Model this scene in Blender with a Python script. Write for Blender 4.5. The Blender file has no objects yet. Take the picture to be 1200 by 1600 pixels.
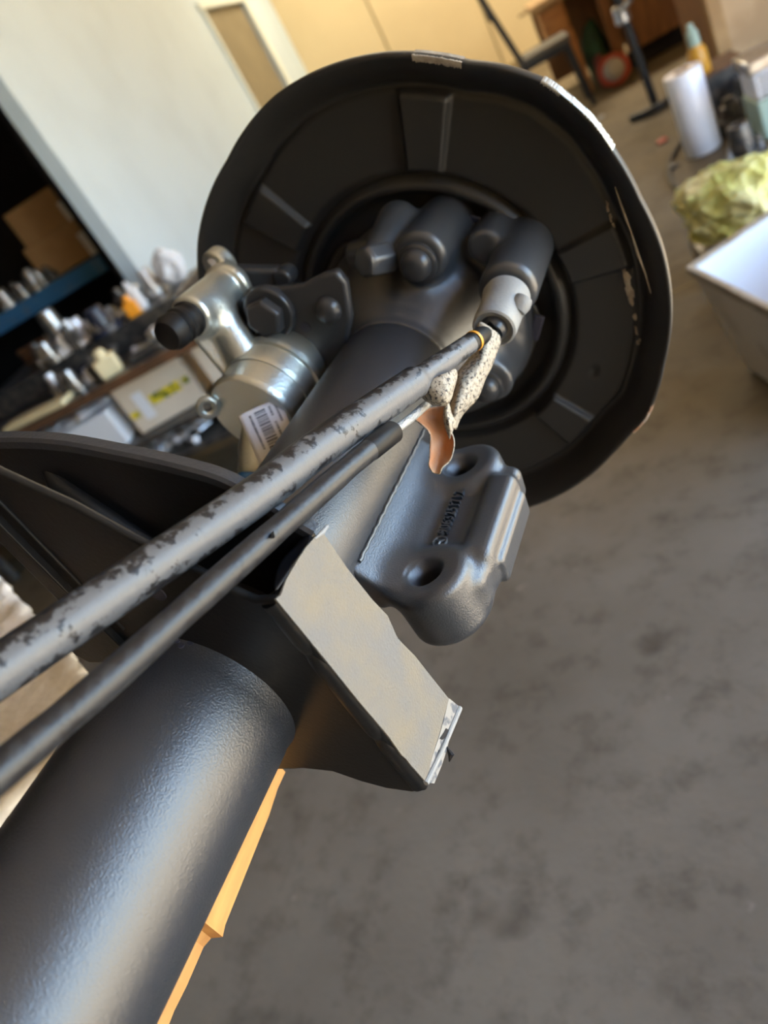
import bpy, bmesh, math, random
import numpy as np
from mathutils import Vector, Matrix
random.seed(7); rng = np.random.default_rng(7)
SC = bpy.context.scene; COL = SC.collection
pi = math.pi
def rad(d): return math.radians(d)

# ---------------------------------------------------------------- camera
H = 1.35                                   # camera height
FPX = 1200.0
AXIS = np.array([580., -1172., FPX]); AXIS /= np.linalg.norm(AXIS)      # axle direction seen from the camera = world Y
ROLL = rad(33)
PITCH = math.atan((-math.sin(ROLL)*AXIS[0]-math.cos(ROLL)*AXIS[1])/AXIS[2])
UPC = np.array([-math.sin(ROLL)*math.cos(PITCH), -math.cos(ROLL)*math.cos(PITCH), -math.sin(PITCH)])
RM = np.array([np.cross(AXIS, UPC), AXIS, UPC])       # camera (right, down, forward) -> world
CAMP = np.array([0, 0, H])
cd = bpy.data.cameras.new('camera'); cam = bpy.data.objects.new('camera', cd); COL.objects.link(cam)
m3 = np.array([RM @ [1, 0, 0], RM @ [0, -1, 0], RM @ [0, 0, -1]]).T
M4 = Matrix.Identity(4)
for i in range(3):
    for j in range(3): M4[i][j] = float(m3[i, j])
M4.translation = Vector(CAMP); cam.matrix_world = M4
cd.sensor_width = 36; cd.lens = 36*FPX/1600; cd.clip_start = .01
cd.dof.use_dof = True; cd.dof.focus_distance = .37; cd.dof.aperture_fstop = 7.2
SC.camera = cam

# ---------------------------------------------------------------- sky, sun, daylight through the open gate
SUN_EL = 53
FV = np.array([-.2944, .9557, 0]); GV = np.array([.9557, .2944, 0])     # room axes: into the room, to the right
def W(g, f, z): return GV*g + FV*f + np.array([0, 0, z])
wd = bpy.data.worlds.new('world'); SC.world = wd; wd.use_nodes = True
nt = wd.node_tree; bgn = nt.nodes['Background']
sky = nt.nodes.new('ShaderNodeTexSky'); sky.sky_type = 'NISHITA'; sky.sun_disc = False
sky.sun_elevation = rad(SUN_EL); sky.sun_rotation = rad(200)
nt.links.new(sky.outputs[0], bgn.inputs[0]); bgn.inputs[1].default_value = .30
sd = bpy.data.lights.new('sun', 'SUN'); sd.energy = 16; sd.angle = rad(.6); sd.color = (1, .88, .70)
sun = bpy.data.objects.new('sun', sd); COL.objects.link(sun)
sdir = GV*math.cos(rad(SUN_EL)) - FV*.05 + np.array([0, 0, math.sin(rad(SUN_EL))])
sun.rotation_euler = Vector(sdir).to_track_quat('Z', 'Y').to_euler(); sun.location = W(6, 0, 8)
GATE_G, GATE_F0, GATE_F1, GATE_Z = 3.3, -3.2, 3.6, 2.9
pd = bpy.data.lights.new('gate_daylight', 'AREA'); pd.shape = 'RECTANGLE'; pd.size = GATE_F1-GATE_F0; pd.size_y = GATE_Z
pd.cycles.is_portal = True
po = bpy.data.objects.new('gate_daylight', pd); COL.objects.link(po)
po.location = W(GATE_G+.1, (GATE_F0+GATE_F1)/2, GATE_Z/2)
po.rotation_euler = Matrix([list(FV), [0, 0, 1], list(GV)]).transposed().to_euler()
VS = SC.view_settings; VS.view_transform = 'Standard'; VS.look = 'None'; VS.gamma = 1; VS.use_curve_mapping = False
VS.exposure = 2.8
# unseen area lamps added above the far end to brighten the back wall
for i, (g_, f_) in enumerate(((1.8, 9.2), (-.2, 9.4))):
    ld = bpy.data.lights.new('added_fill_light', 'AREA'); ld.shape = 'RECTANGLE'; ld.size = 1.5; ld.size_y = .16; ld.energy = 22; ld.color = (1, .86, .62)
    lo_ = bpy.data.objects.new('added_fill_light', ld); COL.objects.link(lo_); lo_.location = W(g_, f_, 3.9)

# ---------------------------------------------------------------- points from bearings in the photograph
A = np.array([.354150541959185*math.cos(rad(-144.6)), 0, .354150541959185*math.sin(rad(-144.6)) + H])   # axle axis
def ray(x, y):
    v = RM @ np.array([(x-600)/FPX, (y-800)/FPX, 1.]); return v
def PD(x, y, d): return CAMP + ray(x, y)*d
def PY(x, y, Y): v = ray(x, y); return CAMP + v*(Y/v[1])
def PXc(x, y, X): v = ray(x, y); return CAMP + v*((A[0]+X)/v[0])
def PZ(x, y, z): v = ray(x, y); return CAMP + v*((z-H)/v[2])
def PF(x, y, f): v = ray(x, y); return CAMP + v*(f/(v @ FV))
def PG(x, y, g): v = ray(x, y); return CAMP + v*(g/(v @ GV))

# ---------------------------------------------------------------- materials
def mat(name, col, rough=.5, metal=0., bump=0., bscale=200., col2=None, cscale=20., cdet=6., lo=.4, hi=.6, coat=0., rough2=None, trans=0., coords='Object', stretch=(1, 1, 1), spec=.5, dist=.002):
    m = bpy.data.materials.new(name); m.use_nodes = True
    n = m.node_tree; p = n.nodes['Principled BSDF']
    p.inputs['Base Color'].default_value = (*col, 1); p.inputs['Roughness'].default_value = rough; p.inputs['Metallic'].default_value = metal
    p.inputs['Specular IOR Level'].default_value = spec
    if coat: p.inputs['Coat Weight'].default_value = coat; p.inputs['Coat Roughness'].default_value = .15
    if trans: p.inputs['Transmission Weight'].default_value = trans
    tc = n.nodes.new('ShaderNodeTexCoord'); mp = n.nodes.new('ShaderNodeMapping'); mp.inputs['Scale'].default_value = stretch
    n.links.new(tc.outputs[coords], mp.inputs['Vector'])
    if col2 is not None:
        t = n.nodes.new('ShaderNodeTexNoise'); t.inputs['Scale'].default_value = cscale; t.inputs['Detail'].default_value = cdet
        n.links.new(mp.outputs[0], t.inputs['Vector'])
        r = n.nodes.new('ShaderNodeValToRGB'); r.color_ramp.elements[0].position = lo; r.color_ramp.elements[1].position = hi
        r.color_ramp.elements[0].color = (*col, 1); r.color_ramp.elements[1].color = (*col2, 1)
        n.links.new(t.outputs['Fac'], r.inputs[0]); n.links.new(r.outputs[0], p.inputs['Base Color'])
        if rough2 is not None:
            q = n.nodes.new('ShaderNodeMapRange'); q.inputs[1].default_value = lo; q.inputs[2].default_value = hi
            q.inputs[3].default_value = rough; q.inputs[4].default_value = rough2
            n.links.new(t.outputs['Fac'], q.inputs[0]); n.links.new(q.outputs[0], p.inputs['Roughness'])
    if bump:
        t2 = n.nodes.new('ShaderNodeTexNoise'); t2.inputs['Scale'].default_value = bscale; t2.inputs['Detail'].default_value = 3
        n.links.new(mp.outputs[0], t2.inputs['Vector'])
        b = n.nodes.new('ShaderNodeBump'); b.inputs['Strength'].default_value = bump; b.inputs['Distance'].default_value = dist
        n.links.new(t2.outputs['Fac'], b.inputs['Height']); n.links.new(b.outputs[0], p.inputs['Normal'])
    return m
MT = {}
MT['tube'] = mat('tube_paint', (.022, .025, .032), .36, bump=.45, bscale=1100, dist=.0006, spec=1)
MT['cast'] = mat('cast_paint', (.036, .040, .048), .36, bump=.35, bscale=1100, dist=.0006, spec=1)
MT['plate'] = mat('satin_black', (.008, .008, .0085), .38, spec=.28, bump=.12, bscale=500, dist=.001)
MT['shield'] = mat('shield_black', (.019, .0185, .018), .46, bump=.15, bscale=260, dist=.001)
MT['edge'] = mat('worn_steel', (.45, .43, .38), .35, metal=.6)
MT['chip'] = mat('bare_chip', (.42, .37, .30), .55, col2=(.26, .22, .18), cscale=120)
MT['rust'] = mat('rust_chip', (.55, .27, .14), .6, col2=(.5, .42, .36), cscale=90)
MT['zinc'] = mat('zinc', (.56, .62, .63), .34, metal=.85, bump=.25, bscale=400, col2=(.58, .58, .52), cscale=14, lo=.3, hi=.7, dist=.001)
MT['rubber'] = mat('black_rubber', (.006, .006, .007), .5, spec=.3)
MT['white'] = mat('label_white', (.72, .73, .78), .6)
MT['ink'] = mat('ink', (.03, .03, .05), .6)
MT['bluepl'] = mat('blue_plastic', (.02, .13, .42), .4)
MT['darkgrey'] = mat('dark_grey_paint', (.035, .036, .040), .36, bump=.2, bscale=500, dist=.001)
MT['bolt'] = mat('bolt_steel', (.045, .047, .052), .30, metal=.3)
MT['cap'] = mat('pale_primer_cap', (.30, .30, .29), .55, bump=.3, bscale=500, col2=(.24, .25, .26), cscale=40, dist=.001)
MT['wire'] = mat('braided_wire', (.45, .46, .46), .4, metal=.5, bump=.8, bscale=900)
MT['tape'] = mat('masking_tape', (.185, .160, .118), .62, bump=.5, bscale=900, col2=(.150, .146, .140), cscale=38, lo=.38, hi=.68, dist=.0012)
MT['tapeb'] = mat('bare_tape_edge', (.10, .11, .13), .45, col2=(.28, .27, .25), cscale=160, lo=.42, hi=.5)
MT['blacktape'] = mat('black_paint_flake', (.012, .012, .014), .3)
MT['papout'] = mat('speckled_paper', (.40, .355, .285), .6, bump=.7, bscale=300, col2=(.07, .06, .055), cscale=620, cdet=3, lo=.52, hi=.64, dist=.002)
MT['papin'] = mat('orange_paper', (.42, .14, .035), .6, bump=.4, bscale=200, col2=(.36, .20, .11), cscale=30, dist=.002)

def cable_mat(name, paint, cover):
    m = bpy.data.materials.new(name); m.use_nodes = True; n = m.node_tree; p = n.nodes['Principled BSDF']
    tc = n.nodes.new('ShaderNodeTexCoord'); sp = n.nodes.new('ShaderNodeSeparateXYZ'); n.links.new(tc.outputs['UV'], sp.inputs[0])
    # sprayed from one side: coverage falls off around the cable (u), eaten by scuffs
    wv = n.nodes.new('ShaderNodeMath'); wv.operation = 'SUBTRACT'; wv.inputs[1].default_value = .5; n.links.new(sp.outputs[0], wv.inputs[0])
    ab = n.nodes.new('ShaderNodeMath'); ab.operation = 'ABSOLUTE'; n.links.new(wv.outputs[0], ab.inputs[0])
    t = n.nodes.new('ShaderNodeTexNoise'); t.inputs['Scale'].default_value = 190; t.inputs['Detail'].default_value = 5; t.inputs['Roughness'].default_value = .62
    mp = n.nodes.new('ShaderNodeMapping'); n.links.new(tc.outputs['Object'], mp.inputs['Vector']); n.links.new(mp.outputs[0], t.inputs['Vector'])
    t3 = n.nodes.new('ShaderNodeTexNoise'); t3.inputs['Scale'].default_value = 40; n.links.new(tc.outputs['Object'], t3.inputs['Vector'])
    a1 = n.nodes.new('ShaderNodeMath'); a1.operation = 'MULTIPLY_ADD'; a1.inputs[1].default_value = 1.5; n.links.new(ab.outputs[0], a1.inputs[0]); n.links.new(t.outputs['Fac'], a1.inputs[2])
    a2 = n.nodes.new('ShaderNodeMath'); a2.operation = 'MULTIPLY_ADD'; a2.inputs[1].default_value = .55; n.links.new(t3.outputs['Fac'], a2.inputs[0]); n.links.new(a1.outputs[0], a2.inputs[2])
    r = n.nodes.new('ShaderNodeValToRGB'); r.color_ramp.elements[0].position = cover-.02; r.color_ramp.elements[1].position = cover+.02
    r.color_ramp.elements[0].color = (*paint, 1); r.color_ramp.elements[1].color = (.012, .012, .014, 1)
    sc = n.nodes.new('ShaderNodeMath'); sc.operation = 'MULTIPLY'; sc.inputs[1].default_value = .5; n.links.new(a2.outputs[0], sc.inputs[0])
    n.links.new(sc.outputs[0], r.inputs[0]); n.links.new(r.outputs[0], p.inputs['Base Color'])
    p.inputs['Roughness'].default_value = .42
    b = n.nodes.new('ShaderNodeBump'); b.inputs['Strength'].default_value = .35; b.inputs['Distance'].default_value = .001; n.links.new(t.outputs['Fac'], b.inputs['Height']); n.links.new(b.outputs[0], p.inputs['Normal'])
    return m
MT['cableA'] = cable_mat('grey_oversprayed_conduit', (.115, .118, .126), .50)
MT['cableB'] = cable_mat('black_scuffed_conduit', (.026, .027, .030), .47)

def concrete():
    m = bpy.data.materials.new('concrete_floor'); m.use_nodes = True; n = m.node_tree; p = n.nodes['Principled BSDF']
    tc = n.nodes.new('ShaderNodeTexCoord')
    def noise(s, d=5, r=.55):
        t = n.nodes.new('ShaderNodeTexNoise'); t.inputs['Scale'].default_value = s; t.inputs['Detail'].default_value = d; t.inputs['Roughness'].default_value = r
        n.links.new(tc.outputs['Object'], t.inputs['Vector']); return t
    def ramp(t, a, b, ca, cb):
        r = n.nodes.new('ShaderNodeValToRGB'); r.color_ramp.elements[0].position = a; r.color_ramp.elements[1].position = b
        r.color_ramp.elements[0].color = (*ca, 1); r.color_ramp.elements[1].color = (*cb, 1); n.links.new(t.outputs['Fac'], r.inputs[0]); return r
    def mix(fac, c1, c2, mode='MULTIPLY'):
        x = n.nodes.new('ShaderNodeMixRGB'); x.blend_type = mode; x.inputs[0].default_value = fac
        n.links.new(c1.outputs[0], x.inputs[1]); n.links.new(c2.outputs[0], x.inputs[2]); return x
    a = ramp(noise(1.3), .35, .68, (.165, .146, .116), (.255, .232, .192))
    b = ramp(noise(9, 8, .7), .30, .5, (.62, .60, .58), (1, 1, 1))
    c = ramp(noise(3.1, 3), .64, .74, (1, 1, 1), (.45, .42, .40))
    d = ramp(noise(14, 3), .70, .78, (0, 0, 0), (.22, .21, .19))
    e = mix(1, mix(1, a, b), c); e2 = mix(.45, e, d, 'ADD')
    # darker, browner tint blended in beyond the joint
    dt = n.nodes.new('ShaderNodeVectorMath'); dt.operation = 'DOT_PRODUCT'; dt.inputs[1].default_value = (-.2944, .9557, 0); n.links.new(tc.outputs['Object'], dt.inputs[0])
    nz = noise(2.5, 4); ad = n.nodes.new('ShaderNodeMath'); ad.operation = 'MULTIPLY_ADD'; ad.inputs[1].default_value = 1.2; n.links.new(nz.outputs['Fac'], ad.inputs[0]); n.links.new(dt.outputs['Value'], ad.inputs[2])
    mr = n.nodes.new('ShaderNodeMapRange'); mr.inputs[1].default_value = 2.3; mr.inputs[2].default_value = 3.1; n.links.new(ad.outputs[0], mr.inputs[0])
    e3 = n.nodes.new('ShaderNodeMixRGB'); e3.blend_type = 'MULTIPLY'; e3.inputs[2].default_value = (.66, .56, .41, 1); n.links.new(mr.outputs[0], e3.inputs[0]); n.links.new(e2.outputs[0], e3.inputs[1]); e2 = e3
    n.links.new(e2.outputs[0], p.inputs['Base Color']); p.inputs['Roughness'].default_value = .65; p.inputs['Specular IOR Level'].default_value = .2
    t = noise(60, 6); bp = n.nodes.new('ShaderNodeBump'); bp.inputs['Strength'].default_value = .15; bp.inputs['Distance'].default_value = .01
    n.links.new(t.outputs['Fac'], bp.inputs['Height']); n.links.new(bp.outputs[0], p.inputs['Normal'])
    return m
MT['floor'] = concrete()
MT['yellow'] = mat('yellow_wall', (.71, .57, .34), .7, col2=(.66, .525, .31), cscale=1.2)
MT['whitewall'] = mat('white_wall', (.52, .635, .74), .5, col2=(.47, .575, .67), cscale=2.2, lo=.45, hi=.75)
MT['ceil'] = mat('ceiling', (.42, .36, .28), .8)
MT['brownglass'] = mat('brown_door_panel', (.21, .175, .11), .5, col2=(.18, .15, .095), cscale=3)
MT['trim'] = mat('pale_trim', (.66, .72, .70), .5)
MT['outer'] = mat('apron', (.36, .34, .30), .8)
MT['seam'] = mat('seam', (.30, .23, .12), .7)
MT['blue'] = mat('shelf_blue', (.05, .20, .46), .4, col2=(.12, .2, .34), cscale=14, lo=.55, hi=.72)
MT['navy'] = mat('shelf_upright', (.008, .012, .022), .6)
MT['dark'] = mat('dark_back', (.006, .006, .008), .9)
MT['card'] = mat('cardboard', (.46, .29, .14), .75, col2=(.40, .24, .11), cscale=5)
MT['carton'] = mat('white_carton', (.62, .52, .41), .65, col2=(.66, .58, .48), cscale=4)
MT['paper'] = mat('white_paper', (.66, .68, .74), .7)
MT['steel'] = mat('steel', (.48, .49, .52), .3, metal=.9, col2=(.30, .29, .28), cscale=18)
MT['dsteel'] = mat('dark_steel', (.05, .05, .055), .35, metal=.5, col2=(.12, .11, .10), cscale=25)
MT['alu'] = mat('bright_aluminium', (.80, .80, .84), .32, metal=.5)
MT['orange'] = mat('orange_plastic', (.85, .33, .02), .5)
MT['cream'] = mat('cream_plastic', (.75, .66, .42), .55)
MT['navyb'] = mat('dark_blue_part', (.012, .016, .035), .35)
MT['brown'] = mat('brown_board', (.14, .065, .03), .7, col2=(.09, .045, .022), cscale=6)
MT['wood'] = mat('orange_wood', (.56, .25, .07), .6, col2=(.44, .18, .05), cscale=5, stretch=(1, 1, 6))
MT['wood2'] = mat('brown_wood', (.24, .105, .035), .6, col2=(.17, .07, .025), cscale=4, stretch=(6, 6, 1))
MT['pale'] = mat('chip_board', (.50, .35, .20), .8, col2=(.42, .28, .15), cscale=6)
MT['batten'] = mat('pine_batten', (.42, .26, .11), .65, col2=(.34, .2, .08), cscale=8)
MT['black'] = mat('black_metal', (.012, .012, .013), .5)
MT['seat'] = mat('grey_seat', (.13, .115, .09), .7)
MT['green'] = mat('green_cloth', (.02, .085, .035), .7, col2=(.012, .04, .02), cscale=9)
MT['red'] = mat('red_rim', (.42, .06, .03), .5)
MT['darkred'] = mat('dark_red', (.16, .02, .015), .6)
MT['mesh'] = mat('silver_hub', (.45, .43, .40), .5, metal=.4, bump=1, bscale=60, dist=.01)
MT['roll'] = mat('white_roll', (.78, .79, .86), .32, coat=.2)
MT['bag'] = mat('yellow_green_bag', (.62, .60, .17), .28, col2=(.72, .69, .34), cscale=7, bump=.5, bscale=24, trans=.12, dist=.03)
MT['amber'] = mat('amber_bottle', (.62, .30, .03), .4)
MT['mint'] = mat('mint_cap', (.34, .45, .38), .5)
MT['bin'] = mat('bin_metal', (.62, .57, .51), .5, col2=(.34, .28, .22), cscale=5, lo=.48, hi=.7)
MT['binrim'] = mat('bin_rim', (.26, .20, .14), .5, col2=(.36, .32, .27), cscale=12)
MT['binin'] = mat('bin_inside', (.80, .82, .84), .55)
MT['plank'] = mat('broken_plank', (.56, .29, .085), .6, col2=(.46, .215, .06), cscale=10, stretch=(8, 1, 8))
MT['film'] = mat('white_film', (.88, .88, .88), .3, bump=.6, bscale=22, col2=(.55, .37, .22), cscale=9, lo=.66, hi=.80, coat=.3, dist=.02)
MT['greyplank'] = mat('grey_plank', (.42, .35, .28), .75, col2=(.3, .24, .19), cscale=6, stretch=(10, 1, 10))

# yellow and green brand print of the carton, flat print (illegible in the photo)
def print_mat():
    m = bpy.data.materials.new('yellow_green_print'); m.use_nodes = True; n = m.node_tree; p = n.nodes['Principled BSDF']
    tc = n.nodes.new('ShaderNodeTexCoord'); t = n.nodes.new('ShaderNodeTexNoise'); t.inputs['Scale'].default_value = 24; t.inputs['Detail'].default_value = 2
    n.links.new(tc.outputs['Object'], t.inputs['Vector'])
    r = n.nodes.new('ShaderNodeValToRGB'); r.color_ramp.elements[0].position = .44; r.color_ramp.elements[1].position = .56
    r.color_ramp.elements[0].color = (.10, .13, .02, 1); r.color_ramp.elements[1].color = (.72, .56, .03, 1)
    n.links.new(t.outputs['Fac'], r.inputs[0]); n.links.new(r.outputs[0], p.inputs['Base Color']); return m
MT['print'] = print_mat()

# ---------------------------------------------------------------- builders
ORG = {}
def org_of(o): return ORG[o.name]
def thing(name, label, cat, loc, group=None):
    o = bpy.data.objects.new(name, None); COL.objects.link(o); o.empty_display_size = .05
    o.location = [float(v) for v in loc]; ORG[o.name] = np.array(loc, float)
    o['label'] = label; o['category'] = cat
    if group: o['group'] = group
    return o
class B:
    def __init__(s): s.v = []; s.f = []; s.uv = None
    def add(s, V, F):
        k = len(s.v); s.v += [tuple(map(float, p)) for p in V]; s.f += [tuple(i+k for i in q) for q in F]; return s
    def box(s, c, ax, h):
        c = np.array(c, float); a = [np.array(q, float) for q in ax]
        V = [c + a[0]*h[0]*i + a[1]*h[1]*j + a[2]*h[2]*k for i in (-1, 1) for j in (-1, 1) for k in (-1, 1)]
        return s.add(V, [(0, 1, 3, 2), (4, 6, 7, 5), (0, 4, 5, 1), (2, 3, 7, 6), (0, 2, 6, 4), (1, 5, 7, 3)])
    def lathe(s, prof, o, axis, n=48, closed=False):
        """prof: list of (along, radius) about axis from o"""
        axis = np.array(axis, float); axis /= np.linalg.norm(axis); t = np.array([0, 0, 1.]) if abs(axis[2]) < .9 else np.array([1., 0, 0])
        u = np.cross(axis, t); u /= np.linalg.norm(u); w = np.cross(axis, u); o = np.array(o, float); V = []; F = []
        for a, r in prof:
            for i in range(n):
                c = 2*pi*i/n; V.append(o + axis*a + (u*math.cos(c)+w*math.sin(c))*r)
        for j in range(len(prof)-1):
            for i in range(n): F.append((j*n+i, j*n+(i+1) % n, (j+1)*n+(i+1) % n, (j+1)*n+i))
        if prof[0][1] > 1e-6 and not closed: F.append(tuple(range(n))[::-1])
        if prof[-1][1] > 1e-6 and not closed: F.append(tuple((len(prof)-1)*n+i for i in range(n)))
        return s.add(V, F)
    def cyl(s, a, b, r, r2=None, n=24):
        a = np.array(a, float); b = np.array(b, float); L = np.linalg.norm(b-a); return s.lathe([(0, r), (L, r if r2 is None else r2)], a, b-a, n)
    def prism(s, poly, o, u, w, nrm, t):
        """closed polygon (list of 2-d), extruded by t along nrm"""
        o = np.array(o, float); u = np.array(u, float); w = np.array(w, float); nrm = np.array(nrm, float); n = len(poly)
        V = [o+u*a+w*b for a, b in poly] + [o+u*a+w*b+nrm*t for a, b in poly]
        F = [tuple(range(n))[::-1], tuple(range(n, 2*n))] + [(i, (i+1) % n, (i+1) % n+n, i+n) for i in range(n)]
        return s.add(V, F)
    def tube(s, pts, r, n=20, cap=True, uv=False):
        P = [np.array(p, float) for p in pts]; R = r if hasattr(r, '__len__') else [r]*len(P)
        V = []; F = []; u = None
        for i, p in enumerate(P):
            t = P[min(i+1, len(P)-1)]-P[max(i-1, 0)]; t /= np.linalg.norm(t)
            if u is None:
                q = np.array([0, 0, 1.]) if abs(t[2]) < .9 else np.array([1., 0, 0]); u = np.cross(q, t)
            u = u - t*(u@t); u /= np.linalg.norm(u); w = np.cross(t, u)
            for k in range(n): c = 2*pi*k/n; V.append(p+(u*math.cos(c)+w*math.sin(c))*R[i])
        for i in range(len(P)-1):
            for k in range(n): F.append((i*n+k, i*n+(k+1) % n, (i+1)*n+(k+1) % n, (i+1)*n+k))
        if cap: F.append(tuple(range(n))[::-1]); F.append(tuple((len(P)-1)*n+k for k in range(n)))
        if uv: s.uv = (n, len(P))
        return s.add(V, F)
def finish(b, name, m, parent=None, loc=None, angle=35, bevel=0, seg=2, label=None, cat=None, group=None, kind=None, solid=None, sub=0, flat=False, recalc=True):
    V = np.array(b.v)
    if parent is not None: o0 = org_of(parent)
    elif loc is not None: o0 = np.array(loc, float)
    else: o0 = np.array([(V[:, 0].min()+V[:, 0].max())/2, (V[:, 1].min()+V[:, 1].max())/2, V[:, 2].min()])
    me = bpy.data.meshes.new(name); me.from_pydata((V-o0).tolist(), [], b.f); me.update()
    if recalc:
        bm = bmesh.new(); bm.from_mesh(me); bmesh.ops.recalc_face_normals(bm, faces=bm.faces); bm.to_mesh(me); bm.free()
    for q in (m if isinstance(m, (list, tuple)) else [m]): me.materials.append(MT[q])
    if b.uv:
        n, L = b.uv; ul = me.uv_layers.new(name='UVMap')
        for lp in me.loops:
            k = lp.vertex_index; ul.data[lp.index].uv = ((k % n)/n, (k//n)/L)
    if not flat: me.polygons.foreach_set('use_smooth', [True]*len(me.polygons)); me.set_sharp_from_angle(angle=rad(angle))
    o = bpy.data.objects.new(name, me); COL.objects.link(o); ORG[o.name] = o0
    if parent is not None: o.parent = parent
    else: o.location = o0.tolist()
    if bevel:
        md = o.modifiers.new('bevel', 'BEVEL'); md.width = bevel; md.segments = seg; md.limit_method = 'ANGLE'; md.angle_limit = rad(40); md.harden_normals = False
    if sub: md = o.modifiers.new('sub', 'SUBSURF'); md.levels = md.render_levels = sub
    if solid: md = o.modifiers.new('solid', 'SOLIDIFY'); md.thickness = solid[0]; md.offset = solid[1]; md.material_offset = solid[2] if len(solid) > 2 else 0
    for k, v in (('label', label), ('category', cat), ('group', group), ('kind', kind)):
        if v: o[k] = v
    return o
WX = (np.array([1., 0, 0]), np.array([0, 1., 0]), np.array([0, 0, 1.])); GF = (GV, FV, np.array([0, 0, 1.]))
def yaw(a): c, s_ = math.cos(rad(a)), math.sin(rad(a)); return (GV*c+FV*s_, FV*c-GV*s_, np.array([0, 0, 1.]))
def structure(b, name, m, **k): return finish(b, name, m, kind='structure', **k)

# --- signed-distance castings, meshed with surface nets
def smin(a, b, k): h = np.clip(.5+.5*(b-a)/k, 0, 1); return b*(1-h)+a*h-k*h*(1-h)
def smax(a, b, k): return -smin(-a, -b, k)
def s_cyl(P, a, b, r, e=.002):
    a = np.array(a, float); b = np.array(b, float); d = b-a; L = np.linalg.norm(d); d /= L; q = P-(a+b)/2; t = q@d
    rr = np.sqrt(np.maximum((q*q).sum(-1)-t*t, 0)); dx = rr-(r-e); dy = np.abs(t)-(L/2-e)
    return np.minimum(np.maximum(dx, dy), 0)+np.sqrt(np.maximum(dx, 0)**2+np.maximum(dy, 0)**2)-e
def s_cone(P, a, b, r1, r2):
    a = np.array(a, float); b = np.array(b, float); d = b-a; L = np.linalg.norm(d); d /= L; q = P-a; t = q@d
    rr = np.sqrt(np.maximum((q*q).sum(-1)-t*t, 0)); sl = (r2-r1)/L; c = 1/math.sqrt(1+sl*sl)
    return np.maximum((rr-(r1+sl*t))*c, np.maximum(-t, t-L))
def s_cap(P, a, b, r1, r2):
    a = np.array(a, float); b = np.array(b, float); d = b-a; t = np.clip(((P-a)@d)/(d@d), 0, 1)
    return np.linalg.norm(P-a-t[..., None]*d, axis=-1)-(r1+(r2-r1)*t)
def s_box(P, c, ax, h, e=.002):
    q = P-np.array(c, float); Q = np.stack([np.abs(q@np.array(a, float)) for a in ax], -1)-(np.array(h)-e)
    return np.minimum(Q.max(-1), 0)+np.linalg.norm(np.maximum(Q, 0), axis=-1)-e
def nets(fn, lo, hi, h):
    lo = np.array(lo, float); n = np.ceil((np.array(hi)-lo)/h).astype(int)+1
    g = np.stack(np.meshgrid(*[lo[i]+np.arange(n[i])*h for i in range(3)], indexing='ij'), -1)
    D = fn(g); S = D < 0; nc = n-1
    acc = np.zeros((*nc, 3)); cnt = np.zeros(nc)
    sl = lambda a, o, ax=None: a[o[0]:o[0]+nc[0], o[1]:o[1]+nc[1], o[2]:o[2]+nc[2]]
    for ax in range(3):
        o1, o2 = [i for i in range(3) if i != ax]
        for p in (0, 1):
            for q in (0, 1):
                o = [0, 0, 0]; o[o1] = p; o[o2] = q; e = list(o); e[ax] = 1
                a, b = sl(D, o), sl(D, e); x = (a < 0) != (b < 0); t = np.where(x, a/np.where(x, a-b, 1), 0)
                off = np.zeros((*nc, 3)); off[..., o1] = p; off[..., o2] = q; off[..., ax] = t
                acc += off*x[..., None]; cnt += x
    act = cnt > 0; idx = -np.ones(nc, int); idx[act] = np.arange(act.sum())
    ii = np.argwhere(act); V = lo+(ii+acc[act]/cnt[act][:, None])*h; F = []
    for ax in range(3):
        o1, o2 = [(1, 2), (2, 0), (0, 1)][ax]
        s0 = [slice(None)]*3; s1 = [slice(None)]*3; s0[ax] = slice(0, -1); s1[ax] = slice(1, None)
        x = S[tuple(s0)] != S[tuple(s1)]; e = np.argwhere(x)
        e = e[(e[:, o1] > 0) & (e[:, o2] > 0) & (e[:, o1] < nc[o1]) & (e[:, o2] < nc[o2])]
        ins = S[tuple(e.T)]
        d1 = np.zeros(3, int); d1[o1] = 1; d2 = np.zeros(3, int); d2[o2] = 1
        q = np.stack([idx[tuple((e-d1-d2).T)], idx[tuple((e-d2).T)], idx[tuple(e.T)], idx[tuple((e-d1).T)]], 1)
        q[~ins] = q[~ins][:, ::-1]; F.append(q)
    F = np.concatenate(F); F = F[(F >= 0).all(1)]
    b = B(); b.v = [tuple(p) for p in V]; b.f = [tuple(map(int, q)) for q in F]; return b
def casting(fn, lo, hi, h, name, m, parent, off, **k):
    b = nets(fn, lo, hi, h); b.v = [tuple(np.array(p)+off) for p in b.v]
    return finish(b, name, m, parent, angle=60, recalc=False, **k)
def catmull(P, n):
    P = [np.array(p, float) for p in P]; Q = [2*P[0]-P[1]]+P+[2*P[-1]-P[-2]]; out = []
    for i in range(1, len(Q)-2):
        for k in range(n):
            t = k/n; a, b, c, d = Q[i-1:i+3]
            out.append(.5*((2*b)+(c-a)*t+(2*a-5*b+4*c-d)*t*t+(3*b-a-3*c+d)*t**3))
    return out+[P[-1]]
YV = np.array([0, 1., 0]); XV = np.array([1., 0, 0]); ZV = np.array([0, 0, 1.])
def pol(r, deg, y): return A+np.array([r*math.cos(rad(deg)), y, r*math.sin(rad(deg))])

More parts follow.
